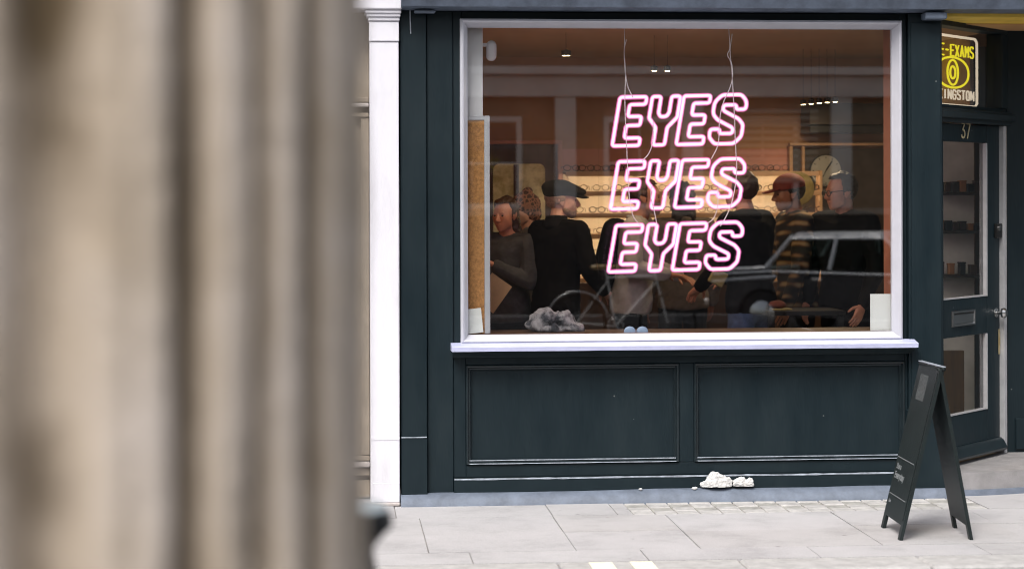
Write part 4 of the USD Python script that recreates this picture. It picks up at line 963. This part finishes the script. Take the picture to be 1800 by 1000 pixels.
def person(label, base, yaw, H, skin='skin_pale', arms=None, lean=0.0, head_yaw=0.0, head_pitch=0.0, hair=None, hat=None, jacket='cloth_black', trousers='cloth_dark', beard=False, extra=None, glasses=False, group=None, long_hair=False, collar=None):
    t = thing('person', label, 'person', base, yaw)
    s = H / 1.75
    lean_r = lambda p: p
    def U(p):   # lean the upper body about the hips
        p = np.array(p, float); c, sn = math.cos(lean), math.sin(lean)
        z = p[2] - .95
        return np.array([p[0] * c + z * sn, p[1], .95 - p[0] * sn + z * c])
    sh = {k: U((0.0, k * .185, 1.435)) for k in (-1, 1)}
    default = {k: ((-0.03, k * .25, 1.14), (0.06, k * .25, .90)) for k in (-1, 1)}
    arms = {**default, **(arms or {})}
    neck = U((0.0, 0, 1.49)); hc = U((0.035, 0, 1.635))
    ch, shh = math.cos(head_yaw), math.sin(head_yaw); cp, sp_ = math.cos(head_pitch), math.sin(head_pitch)
    def Hd(p):  # head local -> body
        x, y, z = p; x, z = x * cp + z * sp_, -x * sp_ + z * cp
        return hc + np.array([x * ch - y * shh, x * shh + y * ch, z])
    def hsph(c, r, n=20):
        m = Manifold.sphere(1.0, n).scale(tuple(np.broadcast_to(r, (3,)).astype(float))).translate(tuple(map(float, c)))
        return headT(m)
    def headT(m):
        R = np.array([[cp * ch, -shh, sp_ * ch], [cp * shh, ch, sp_ * shh], [-sp_, 0, cp]])
        return m.transform(np.hstack([R, hc[:, None]]).tolist())
    def rawh(*l): return Manifold.batch_hull(list(l))
    skull = sph((-.012, 0, .030), (.098, .077, .094), 28)
    face = rawh(sph((.03, 0, .02), (.062, .066, .08), 20), sph((.066, 0, -.086), .026, 14), sph((.02, .046, -.062), .024, 12), sph((.02, -.046, -.062), .024, 12), sph((.058, .036, -.012), .032, 12), sph((.058, -.036, -.012), .032, 12))
    nose = rawh(sph((.090, 0, .022), .008, 10), sph((.116, 0, -.020), .011, 10), sph((.098, .014, -.026), .009, 10), sph((.098, -.014, -.026), .009, 10), sph((.082, 0, -.03), .01, 10))
    brow = rawh(sph((.078, .034, .030), .012, 10), sph((.078, -.034, .030), .012, 10))
    lips = rawh(sph((.090, .017, -.053), .0075, 8), sph((.090, -.017, -.053), .0075, 8), sph((.094, 0, -.050), .009, 8))
    lip2 = rawh(sph((.088, .014, -.064), .0075, 8), sph((.088, -.014, -.064), .0075, 8), sph((.091, 0, -.066), .008, 8))
    ears = [rawh(sph((-.008, k * .078, .012), (.020, .008, .020), 12), sph((-.004, k * .076, -.022), (.012, .008, .014), 12), sph((-.024, k * .084, .010), (.012, .006, .022), 12)) for k in (-1, 1)]
    head = union([skull, face, nose, brow, lips, lip2, *ears])
    eyes_cut = [sph((.094, k * .033, .010), (.016, .017, .010), 12) for k in (-1, 1)]
    for e in eyes_cut: head = head - e
    bodyp = [headT(head), hull(sph(Hd((-.022, 0, -.05)), .056), sph(neck + [-.01, 0, -.02], .062)), hull(sph(neck + [-.01, 0, -.01], .062), sph(sh[1] * .75 + neck * .25 - [0, 0, .03], .05), sph(sh[-1] * .75 + neck * .25 - [0, 0, .03], .05)),
             hull(sph(U((0, 0, 1.33)), (.105, .16, .13)), sph(U((0, 0, 1.13)), (.095, .135, .1)), sph(sh[1], .055), sph(sh[-1], .055)),
             hull(sph(U((0, 0, 1.13)), (.095, .135, .1)), sph((0, 0, .95), (.11, .16, .1)))]
    jk = [hull(sph(U((0, 0, 1.34)), (.135, .185, .14), 18), sph(U((0.005, 0, 1.12)), (.13, .172, .1), 18), sph(sh[1], .078), sph(sh[-1], .078), sph(neck + [-.01, 0, -.055], .085)),
          hull(sph(U((0.005, 0, 1.12)), (.13, .172, .1), 18), sph((0, 0, .93), (.145, .195, .09), 18), sph((0, 0, .86), (.14, .195, .03), 18))]
    if collar != 'none': jk.append(hull(sph(neck + [-.015, 0, -.03], (.078, .085, .03)), sph(neck + [-.02, 0, .022], (.068, .074, .012))))
    for k in (-1, 1):
        el, wr = (np.array(a, float) for a in arms[k])
        bodyp += [bone(sh[k], el, .052, .041), bone(el, wr, .041, .027)]
        d = unit(wr - el)
        bodyp += hand_parts(wr + d * .012, d, (0, -k * 1.0, -.25) if abs(d[2]) > .7 else (0, 0, -1.0), -k)
        jk += [bone(sh[k], el, .079, .062, 14), bone(el, wr - d * .01, .062, .047, 14)]
    legs = []
    for k in (-1, 1):
        hip, kn, an = np.array((0, k * .092, .92)), np.array((.02, k * .10, .49)), np.array((-.01, k * .105, .09))
        bodyp += [bone(hip, kn, .082, .055), bone(kn, an, .054, .036), hull(sph(an, .036), sph((.13, k * .115, .035), (.05, .04, .03)), sph((-.04, k * .105, .035), .034))]
        legs += [bone(hip, kn, .098, .074, 14), bone(kn, an - [0, 0, .01], .073, .062, 14)]
    legs.append(hull(sph((0, 0, .96), (.125, .175, .05), 16), sph((0, .09, .87), .1, 14), sph((0, -.09, .87), .1, 14)))
    S = lambda m: (m.apply_scale(s), m)[1]
    body = part(t, 'body', S(finish(union(bodyp), .013, 5, .45)), skin, True, local=True)
    jm = S(dome_at(finish(union(jk), .026, 8), 0.016, 10.0, len(label)))
    part(body, 'jacket', jm, jacket, True, local=True)
    part(body, 'trousers', S(dome_at(finish(union(legs), .035, 6), 0.007, 9.0, 2)), trousers, True, local=True)
    for k in (-1, 1):
        part(body, 'shoe', S(finish(hull(sph((-.045, k * .105, .04), (.042, .042, .04)), sph((.06, k * .112, .055), (.05, .045, .05)), sph((.145, k * .118, .03), (.055, .047, .03))), .03, 2)), 'leather', True, local=True)
        part(body, 'eye', S(trimesh.Trimesh(*[tm(headT(sph((.076, k * .033, .010), .0125, 12))).vertices, tm(headT(sph((.076, k * .033, .010), .0125, 12))).faces])), 'eye_dark', True, local=True)
    if hair:
        hm = sph((-.020, 0, .040), (.112, .091, .106), 30)
        if hat: hm = hm - Manifold.cube((.5, .5, .2), True).translate((0, 0, .135))
        hm = hm - Manifold.cube((.3, .4, .4), True).translate((.19, 0, -.12))
        hm = hm - Manifold.cube((.3, .4, .2), True).translate((.165, 0, .0)).rotate((0, 0, 0))
        hm = hm - Manifold.cube((.3, .4, .2), True).translate((0.10, 0, -.115))
        if long_hair: hm = union([hm, rawh(sph((-.05, 0, .0), (.075, .085, .06), 16), sph((-.06, .05, -.13), .045), sph((-.06, -.05, -.13), .045))])
        hmm = dome_at(finish(headT(hm), .014, 3), .013 if not long_hair else .020, 34, 4)
        part(body, 'hair', S(hmm), hair, True, local=True)
    if hat == 'flat':
        crown = rawh(sph((-.035, 0, .092), (.118, .115, .058), 26), sph((.080, 0, .070), (.078, .094, .034), 22), sph((-.080, 0, .058), (.060, .096, .045), 18))
        peak = rawh(sph((.10, 0, .043), (.045, .078, .012), 18), sph((.138, 0, .036), (.042, .055, .010), 18))
        part(body, 'flat_cap', S(dome_at(finish(headT(crown), .012, 4), .004, 25)), 'cloth_black', True, local=True)
        part(body, 'cap_peak', S(finish(headT(peak), .012, 2)), 'cloth_black', True, local=True)
    if hat == 'cap':
        crown = rawh(sph((-.015, 0, .058), (.116, .097, .088), 26), sph((-.015, 0, .035), (.114, .096, .04), 20)) - Manifold.cube((.5, .5, .2), True).translate((0, 0, -.062))
        peak = rawh(sph((.085, 0, .045), (.03, .07, .010), 16), sph((.15, 0, .036), (.035, .05, .008), 16))
        part(body, 'cap', S(finish(headT(union([crown, peak])), .012, 2)), 'cap_red', True, local=True)
    if hat == 'scarf':
        sc = rawh(sph((-.018, 0, .035), (.118, .098, .108), 28), sph((-.06, 0, -.05), (.075, .08, .06), 20)) - rawh(sph((.12, 0, -.01), (.075, .062, .085), 20), sph((.16, 0, -.08), (.075, .07, .085), 20))
        kn = sph((-.03, 0.02, .135), (.045, .04, .035), 16)
        part(body, 'headscarf', S(dome_at(finish(headT(union([sc, kn])), .012, 3), .010, 22)), 'leopard', True, local=True)
    if beard:
        bd = rawh(sph((.066, 0, -.082), .032, 14), sph((.024, .046, -.060), .030, 12), sph((.024, -.046, -.060), .030, 12), sph((.086, 0, -.062), (.014, .03, .02), 12)) - sph((.07, 0, -.004), (.06, .08, .042), 16) - sph((.1, 0, -.056), (.02, .024, .012), 12)
        part(body, 'beard', S(dome_at(finish(headT(bd), .010, 3), .004, 60)), 'beard_grey', True, local=True)
    if glasses:
        ms = []
        for k in (-1, 1):
            a = np.arange(18) / 18 * 2 * PI
            ms.append(tube([Hd((.106, k * .034 + .025 * math.cos(q), .008 + .020 * math.sin(q))) for q in a], .003, 6, True))
            ms.append(tube([Hd((.104, k * .060, .018)), Hd((.05, k * .076, .018)), Hd((-.01, k * .086, .016))], .0028, 6))
        ms.append(tube([Hd((.107, -.01, .014)), Hd((.110, 0, .016)), Hd((.107, .01, .014))], .003, 6))
        part(body, 'glasses', S(cat(*ms)), 'black_plastic', True, local=True)
    if extra: extra(t, body, U, Hd, S, neck, sh)
    return t

def stand(px, Y): return (X(px, Y), Y, FLOOR)
def height_for(py_top, Y, px): return Z(py_top, Y, px) - FLOOR

# flat cap man
def capman(t, body, U, Hd, S, neck, sh):
    col = hull(sph(neck + [-.03, 0, -.03], (.085, .095, .035)), sph(neck + [-.02, 0, .04], (.072, .078, .012))) - sph(neck + [.02, 0, .05], (.06, .06, .06))
    part(body, 'collar', S(finish(col, .02, 3)), 'cloth_dark', True, local=True)
    sc = hull(sph(neck + [.06, -.03, -.04], .035), sph(neck + [.15, -.04, -.13], (.05, .04, .03)), sph(neck + [.10, -.06, -.18], .04))
    part(body, 'scarf', S(dome_at(finish(sc, .02, 3), .01, 20)), 'cloth_teal', True, local=True)
    sl = hull(sph((.17, -.15, 1.24), (.055, .05, .06)), sph((.19, -.16, 1.16), (.05, .05, .06)))
    part(body, 'sleeve_patch', S(finish(sl, .025, 3)), 'cloth_rust', True, local=True)
Y = 1.9
person('man in a black flat cap and black jacket in profile, facing the shelves', stand(976, Y), 0.70, height_for(324, Y, 985), 'skin_pale', lean=0.06, head_yaw=-0.80, head_pitch=0.05, hair='beard_grey', hat='flat', jacket='cloth_black', beard=True, extra=capman,
       arms={-1: ((.05, -.27, 1.16), (.28, -.20, 1.02)), 1: ((.02, .26, 1.15), (.22, .22, 1.0))})
Y = 2.7
person('woman in a leopard print headscarf behind the man in the flat cap', stand(928, Y), PI + 0.55, height_for(343, Y, 925), 'skin_pale', hat='scarf', jacket='cloth_grey', head_yaw=-.1, head_pitch=.1)
Y = 2.15
person('person with dark brown hair and a grey top at the left end of the group', stand(892, Y), PI + 0.9, height_for(352, Y, 890), 'skin_red', hair='hair_brown', long_hair=True, jacket='cloth_slate', head_pitch=.12,
       arms={1: ((.10, .26, 1.15), (.24, .06, 1.27)), -1: ((.0, -.26, 1.15), (.12, -.22, .98))})
def pack(t, body, U, Hd, S, neck, sh):
    bp = hull(sph(U((-.16, .10, 1.40)), (.07, .06, .08)), sph(U((-.16, -.10, 1.40)), (.07, .06, .08)), sph(U((-.19, .10, 1.08)), (.085, .06, .09)), sph(U((-.19, -.10, 1.08)), (.085, .06, .09)))
    part(body, 'backpack', S(dome_at(finish(bp, .03, 5), .008, 12)), 'cloth_black', True, local=True)
Y = 2.0
person('person in a pale grey coat with a black backpack behind the neon letters', stand(1108, Y), -0.35, height_for(318, Y, 1115), 'skin_tan', hair='hair_brown', jacket='cloth_light', trousers='cloth_black', lean=.12, extra=pack,
       arms={-1: ((.06, -.26, 1.16), (.26, -.10, 1.12)), 1: ((.10, .26, 1.16), (.30, .16, 1.10))})
Y = 2.75
person('person with dark hair in a taupe coat, back turned, between the neon letters', stand(1200, Y), PI / 2 + .2, height_for(326, Y, 1198), 'skin_tan', hair='hair_dark', long_hair=True, jacket='cloth_taupe', trousers='cloth_dark')
def paperbag(t, body, U, Hd, S, neck, sh):
    col = hull(sph(neck + [-.02, 0, -.045], (.09, .10, .03)), sph(neck + [-.025, 0, .01], (.078, .084, .012)))
    part(body, 'collar', S(finish(col, .02, 3)), 'cloth_black', True, local=True)
Y = 1.55
person('short haired man in a black jacket seen from behind, beside the lowest neon S', stand(1320, Y), PI - 0.85, height_for(305, Y, 1310), 'skin_red', hair='hair_brown', jacket='cloth_black', trousers='denim', lean=.08, head_yaw=.15, extra=paperbag,
       arms={-1: ((.12, -.26, 1.15), (.30, -.12, 1.06)), 1: ((.06, .27, 1.15), (.26, .20, 1.02))})
Y = 2.3
person('man in a red cap and a brown plaid shirt, facing left by the table', stand(1402, Y), PI + 0.12, height_for(312, Y, 1385), 'skin_tan', hair='hair_dark', hat='cap', jacket='plaid', trousers='cloth_dark', lean=.05, head_pitch=.15,
       arms={1: ((.08, .27, 1.14), (.16, .25, .90)), -1: ((.08, -.26, 1.14), (.22, -.22, .92))})
Y = 2.0
person('man in glasses and a black coat, rightmost, looking left under the clock', stand(1487, Y), PI + 0.75, height_for(309, Y, 1465), 'skin_red', hair='hair_dark', jacket='cloth_black', trousers='cloth_black', head_yaw=-.5, head_pitch=.1, glasses=True, lean=.05,
       arms={1: ((.06, .28, 1.14), (.22, .27, .90)), -1: ((.0, -.27, 1.14), (.10, -.25, .90))})
p = W(1262, 488, 1.35)
pb = box(-.05, .05, -.03, .03, -.05, .05, .006); pb.apply_transform(trimesh.transformations.rotation_matrix(.5, [0, 1, 0])); pb.apply_translation(p)
simple('paper_bag', 'small tan paper bag held below the lowest neon word', 'bag', p, [('bag', pb, 'straw')])

# ================================================================== FOREGROUND STONE COLUMN
TC, TR = np.array([-0.392, -9.86]), 0.425
colm = thing('stone_column', 'thick weathered stone column with vertical flutes, blurred in the left foreground', 'column', (TC[0], TC[1], 0))
def phi_of(px):
    """Angle on the column at which the sight line at px meets it."""
    d = ray(px, 500)[:2]; d = d / np.linalg.norm(d); oc = CAM[:2] - TC
    b = oc @ d; c = oc @ oc - TR ** 2; disc = b * b - c
    t = -b - math.sqrt(max(disc, 0)); h = CAM[:2] + d * t - TC
    return math.atan2(h[1], h[0])
def flute(px, half, dpt): return (phi_of(px), abs(phi_of(px + half) - phi_of(px - half)) / 2, dpt)
flutes = [flute(102, 84, 1.0), flute(350, 30, 1.0), flute(474, 20, .75), flute(563, 19, 1.0), flute(228, 14, .22), flute(425, 10, .15)]
a0 = max(f[0] for f in flutes) + 0.27
a1 = min(f[0] for f in flutes) + 2 * PI - .3
for a in np.linspace(a0, a1, 13): flutes.append((a, 0.075, 1.0))
nphi, nz = 300, 260
ph = np.linspace(0, 2 * PI, nphi, endpoint=False) - PI; zz = np.linspace(0.45, 4.4, nz)
PHI, ZZ = np.meshgrid(ph, zz)
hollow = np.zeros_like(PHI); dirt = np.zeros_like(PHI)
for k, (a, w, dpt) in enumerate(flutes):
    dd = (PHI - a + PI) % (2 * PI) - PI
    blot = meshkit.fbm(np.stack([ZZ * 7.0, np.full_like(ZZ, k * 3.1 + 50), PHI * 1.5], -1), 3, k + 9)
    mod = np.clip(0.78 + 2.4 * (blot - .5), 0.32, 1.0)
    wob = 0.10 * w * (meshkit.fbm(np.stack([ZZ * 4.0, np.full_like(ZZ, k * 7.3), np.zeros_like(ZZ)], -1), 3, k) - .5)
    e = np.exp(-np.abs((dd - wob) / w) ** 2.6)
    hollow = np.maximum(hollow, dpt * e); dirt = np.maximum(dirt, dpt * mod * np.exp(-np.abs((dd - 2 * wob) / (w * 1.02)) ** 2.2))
nn = meshkit.fbm(np.stack([np.cos(PHI) * 9, np.sin(PHI) * 9, ZZ * 5.0], -1), 4, 2) - .5
rad = TR - 0.05 * hollow + 0.012 * nn
vx = np.stack([rad * np.cos(PHI), rad * np.sin(PHI), ZZ], -1).reshape(-1, 3)
I = np.arange(nz * nphi).reshape(nz, nphi); J = np.roll(I, -1, 1)
f = np.concatenate([np.stack([I[:-1], J[:-1], J[1:]], -1).reshape(-1, 3), np.stack([I[:-1], J[1:], I[1:]], -1).reshape(-1, 3)])
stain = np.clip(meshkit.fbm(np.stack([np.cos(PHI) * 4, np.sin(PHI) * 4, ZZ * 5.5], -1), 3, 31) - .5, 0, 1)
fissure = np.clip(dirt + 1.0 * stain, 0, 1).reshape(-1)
mm = usdkit.mesh(stage, numbered(colm, 'fluted_shaft'), trimesh.Trimesh(vx, f, process=False), M('column_stone'), smooth=True)
UsdGeom.PrimvarsAPI(mm).CreatePrimvar('fissure', Sdf.ValueTypeNames.FloatArray, 'vertex').Set(Vt.FloatArray.FromNumpy(fissure.astype(np.float32)))
cx_, cy_ = TC
part(colm, 'plinth_block', box(cx_ - .56, cx_ + .56, cy_ - .56, cy_ + .56, 0.0, 0.25, 0.015), 'base_stone', 20)
part(colm, 'column_base', lathe([(0, .251), (.54, .251), (.55, .30), (.53, .34), (.48, .36), (.47, .40), (.49, .43), (.46, .46), (0, .46)], (cx_, cy_, 0), 48), 'base_stone', 30)
part(colm, 'capital', cat(lathe([(0, 4.39), (.44, 4.39), (.46, 4.44), (.44, 4.47), (.50, 4.60), (.52, 4.66), (0, 4.66)], (cx_, cy_, 0), 48), box(cx_ - .56, cx_ + .56, cy_ - .56, cy_ + .56, 4.661, 4.80, .01)), 'base_stone', 30)

# ================================================================== BOLLARD
bd_ = 3.75
bp = CAM + ray(628, 900) * bd_
bol = thing('bollard', 'black iron bollard with a domed cap beside the blurred stone column', 'bollard', (bp[0], bp[1], 0))
zt = float((CAM + ray(628, 880) * bd_)[2])
r_ = 62 / 3600 * bd_
c = (bp[0], bp[1], 0)
part(bol, 'post', lathe([(0, 0), (.095, 0), (.095, .09), (.07, .12), (.058, .16), (.036, zt - .13), (.030, zt - .088), (.0, zt - .088)], c, 28), 'iron_paint', 30)
part(bol, 'cap', lathe([(0, zt - .087), (.030, zt - .087), (.036, zt - .076), (r_ * .8, zt - .058), (r_ * .99, zt - .047), (r_, zt - .038), (r_ * .93, zt - .018), (r_ * .6, zt - .005), (0, zt)], c, 32), 'iron_paint', 40)
part(bol, 'cap_highlight', lathe([(r_ * .90, zt - .016), (r_ * .8, zt - .0085), (r_ * .6, zt - .002), (0, zt + .003)], c, 32), 'sky_highlight', 40, label='painted sky highlight on top of the cap')  # pale disc paints the sky highlight onto the dark cap
part(bol, 'collar', lathe([(.040, zt - .27), (.060, zt - .265), (.060, zt - .245), (.040, zt - .24)], c, 28), 'iron_paint', 30)

# ================================================================== ACROSS THE STREET (seen mirrored in the window)
OY = -18.8
op = thing('opposite_building', 'stone and brick building across the street, mirrored in the shop window', 'building', (5, OY, 0))
part(op, 'wall', box(-9, 18, OY - .4, OY, 0, 7.4), 'opp_brick', False)
part(op, 'doorstep', box(-9, 18, OY + .0, -16.9, -0.3, -0.02), 'far_paving', False)
for z0, z1, pr, m in ((0, 1.5, .05, 'opp_dark'), (1.505, 1.6, .08, 'opp_stone'), (3.30, 3.62, .16, 'opp_stone_pale'), (3.63, 3.75, .28, 'opp_stone_pale'), (7.1, 7.5, .35, 'opp_stone_pale')):
    part(op, 'cornice', box(-9, 18, OY + .001, OY + pr, z0, z1, .01), m, 20)
for xx in (-2.6, 0.9, 3.35, 5.3, 7.6, 10.2):
    part(op, 'pier', box(xx, xx + .32, OY + .001, OY + .12, 1.605, 3.299, .01), 'opp_stone_pale', 20)
for k, xx in enumerate((-1.7, 1.75, 4.1, 6.0, 8.6)):
    w = part(op, 'window', frame(xx, xx + 1.1, 1.61, 3.0, [(0, OY + .06), (.08, OY + .06), (.08, OY + .002), (0, OY + .002)]), 'opp_stone_pale', 20)
    part(w, 'pane', box(xx + .081, xx + 1.019, OY + .004, OY + .012, 1.691, 2.919), 'opp_glass', False)
    part(w, 'glazing_bar', cat(box(xx + .54, xx + .56, OY + .013, OY + .03, 1.691, 2.919), box(xx + .081, xx + 1.019, OY + .013, OY + .031, 2.28, 2.31)), 'opp_stone_pale', False)
    if k == 3:
        for q in range(11): part(w, 'shutter_slat', box(xx - .35, xx + 1.4, OY + .062, OY + .085, 2.0 + q * .105, 2.07 + q * .105, .003), 'shutter', False)
    for fl in (4.5,):
        w2 = part(op, 'window', frame(xx, xx + 1.1, fl, fl + 1.7, [(0, OY + .06), (.07, OY + .06), (.07, OY + .002), (0, OY + .002)]), 'opp_stone_pale', 20)
        part(w2, 'pane', box(xx + .071, xx + 1.029, OY + .004, OY + .012, fl + .071, fl + 1.629), 'opp_glass', False)

# parked car
CARP, CARH = (7.25, -14.7, -0.12), math.radians(40)
car = thing('parked_car', 'dark boxy saloon car with a silver roof, mirrored in the right of the window', 'car', CARP, CARH)
def ex_y(poly, y0, y1):
    m = trimesh.creation.extrude_polygon(poly, y1 - y0, engine='earcut'); v = np.array(m.vertices)
    m.vertices = np.stack([v[:, 0], y0 + v[:, 2], v[:, 1]], 1)
    if m.volume < 0: m.invert()
    return m
from shapely.geometry import Point
bodyp = Polygon([(-2.1, .32), (2.1, .32), (2.14, .55), (2.1, .78), (0.95, .93), (-1.25, .95), (-2.08, .90), (-2.14, .6)]).buffer(-.05).buffer(.05)
for wx in (-1.3, 1.32): bodyp = bodyp.difference(Point(wx, .31).buffer(.37))
part(car, 'body', ex_y(bodyp, -.84, .84), 'car_black', 30, local=True)
ghp = [(-1.3, .95), (-.95, 1.40), (.30, 1.42), (.95, .93)]
rf = hull(*[sph((xx, yy, zz), .03, 8) for xx, zz in ((-.93, 1.40), (.30, 1.42)) for yy in (-.50, .50)], *[sph((xx, yy, zz), .02, 8) for xx, zz in ((-.98, 1.345), (.34, 1.36)) for yy in (-.64, .64)])
part(car, 'roof', finish(rf, .2, 0), 'car_silver', 30, local=True)
for sy in (-1, 1):
    for (xb, zb), (xt, zt_) in (((-1.3, .94), (-.95, 1.39)), ((-.35, .94), (-.30, 1.40)), ((.93, .92), (.32, 1.41))):
        part(car, 'pillar', tube([(xb, sy * .76, zb), (xt, sy * .61, zt_)], .032, 8), 'car_silver', True, local=True)
    def q(a, b, c_, d_):
        return trimesh.Trimesh(np.array([a, b, c_, d_]), np.array([(0, 1, 2), (0, 2, 3)]), process=False)
    part(car, 'side_window', q((-1.22, sy * .75, .95), (-.38, sy * .75, .95), (-.33, sy * .62, 1.385), (-.9, sy * .62, 1.375)), 'car_glass', False, local=True)
    part(car, 'side_window', q((-.32, sy * .75, .95), (.86, sy * .75, .94), (.30, sy * .62, 1.385), (-.27, sy * .62, 1.385)), 'car_glass', False, local=True)
    part(car, 'waist_trim', tube([(-2.05, sy * .842, .86), (-1.2, sy * .845, .91), (.95, sy * .845, .89), (2.08, sy * .842, .76)], .016, 6), 'car_silver', True, local=True)
    part(car, 'door_handle', box(-.55, -.40, sy * .86 - .015, sy * .86 + .015, .80, .83, .004), 'chrome', False, local=True)
    part(car, 'wing_mirror', box(.72, .80, sy * .93 - .08, sy * .93 + .08, .95, 1.05, .02), 'car_black', False, local=True)
    for wx in (-1.3, 1.32):
        w = part(car, 'wheel', place(lathe([(0, -.1), (.2, -.1), (.31, -.09), (.325, -.06), (.325, .06), (.31, .09), (.2, .1), (0, .1)], n=28), (wx, sy * .74, .325), (1, 0, 0), (0, 0, 1), (0, -1, 0)), 'tyre', 30, local=True)
        part(w, 'hubcap', place(lathe([(0, .03), (.12, .02), (.19, .0), (.19, -.02), (0, -.02)], n=24), (wx, sy * .85, .325), (1, 0, 0), (0, 0, 1), (0, sy, 0)), 'chrome', 30, local=True)
    part(car, 'headlight', place(lathe([(0, .03), (.07, .02), (.09, 0), (.09, -.03), (0, -.03)], n=20), (2.13, sy * .62, .66), (0, 1, 0), (0, 0, 1), (1, 0, 0)), 'lamp_glass', 30, local=True)
    part(car, 'tail_light', box(-2.16, -2.11, sy * .68 - .1, sy * .68 + .1, .62, .78, .01), 'cap_red', False, local=True)
part(car, 'windscreen', trimesh.Trimesh(np.array([(.94, -.70, .95), (.94, .70, .95), (.33, .58, 1.39), (.33, -.58, 1.39)]), np.array([(0, 1, 2), (0, 2, 3)]), process=False), 'car_glass', False, local=True)
part(car, 'rear_window', trimesh.Trimesh(np.array([(-1.28, -.70, .97), (-1.28, .70, .97), (-.95, .58, 1.37), (-.95, -.58, 1.37)]), np.array([(0, 1, 2), (0, 2, 3)]), process=False), 'car_glass', False, local=True)
part(car, 'bonnet', hull(sph((1.0, -.66, .92), .03, 8), sph((1.0, .66, .92), .03, 8), sph((2.02, -.66, .78), .03, 8), sph((2.02, .66, .78), .03, 8)), 'car_silver', 30, local=True)
part(car, 'boot_lid', hull(sph((-1.35, -.66, .945), .03, 8), sph((-1.35, .66, .945), .03, 8), sph((-2.0, -.66, .895), .03, 8), sph((-2.0, .66, .895), .03, 8)), 'car_silver', 30, local=True)
for sy in (-1, 1):  # pale shoulders paint the reflected sky onto the dark body
    part(car, 'wing_sheen', hull(*[sph((xx, sy * yy, zz), .02, 8) for xx, yy, zz in ((.55, .845, .80), (.55, .70, .945), (2.06, .83, .66), (2.0, .66, .80))]), 'car_silver', 30, local=True)
    part(car, 'wing_sheen', hull(*[sph((xx, sy * yy, zz), .02, 8) for xx, yy, zz in ((-1.1, .845, .84), (-1.2, .70, .965), (-2.06, .83, .76), (-2.03, .66, .91))]), 'car_silver', 30, local=True)
part(car, 'bumper', box(2.10, 2.22, -.82, .82, .42, .52, .02), 'chrome', False, local=True)
part(car, 'bumper', box(-2.22, -2.10, -.82, .82, .42, .52, .02), 'chrome', False, local=True)
part(car, 'seats', cat(box(-.9, -.75, -.6, .6, .5, 1.1, .04), box(.0, .15, -.6, -.1, .5, 1.15, .04), box(.0, .15, .1, .6, .5, 1.15, .04)), 'black_plastic', False, local=True)

# bicycle
BP = (3.32, -11.3, 0.0)
bk = thing('bicycle', 'dark bicycle with silver tubes, mirrored low in the window left of centre', 'bicycle', BP, math.radians(6))
def torus(c, R, r, n=40):
    a = np.arange(n) / n * 2 * PI
    return tube([(c[0] + R * math.cos(q), c[1], c[2] + R * math.sin(q)) for q in a], r, 8, True)
for wx in (-.52, .52):
    w = part(bk, 'wheel', torus((wx, 0, .34), .32, .018), 'tyre', True, local=True)
    part(w, 'spokes', cat(*[tube([(wx, 0, .34), (wx + .3 * math.cos(a), 0, .34 + .3 * math.sin(a))], .0015, 4) for a in np.arange(18) / 18 * 2 * PI]), 'steel', False, local=True)
for nm, a, b, r in (('top_tube', (-.18, 0, .86), (.36, 0, .88), .014), ('down_tube', (.38, 0, .80), (-.08, 0, .30), .016), ('seat_tube', (-.19, 0, .95), (-.08, 0, .30), .014), ('chain_stay', (-.08, 0, .30), (-.52, 0, .34), .011), ('seat_stay', (-.17, 0, .82), (-.52, 0, .34), .010), ('fork', (.36, 0, .95), (.52, 0, .34), .013)):
    part(bk, nm, tube([a, b], r, 8), 'bike_silver', True, local=True)
part(bk, 'saddle', hull(sph((-.30, 0, .98), (.07, .07, .03)), sph((-.06, 0, .985), (.03, .03, .02))), 'saddle_tan', 40, local=True)
part(bk, 'handlebar', tube([(.28, .26, .98), (.36, .2, 1.0), (.36, 0, 1.0), (.36, -.2, 1.0), (.28, -.26, .98)], .012, 8), 'steel', True, local=True)
part(bk, 'crank', cat(torus((-.08, -.03, .30), .09, .008), tube([(-.08, -.05, .30), (.06, -.05, .20)], .009, 6), box(.02, .10, -.12, -.04, .185, .205)), 'steel', 30, local=True)
part(bk, 'mudguard', tube([(-.52 + .36 * math.cos(a), 0, .34 + .36 * math.sin(a)) for a in np.linspace(.3, 2.9, 16)], .012, 6), 'steel', True, local=True)
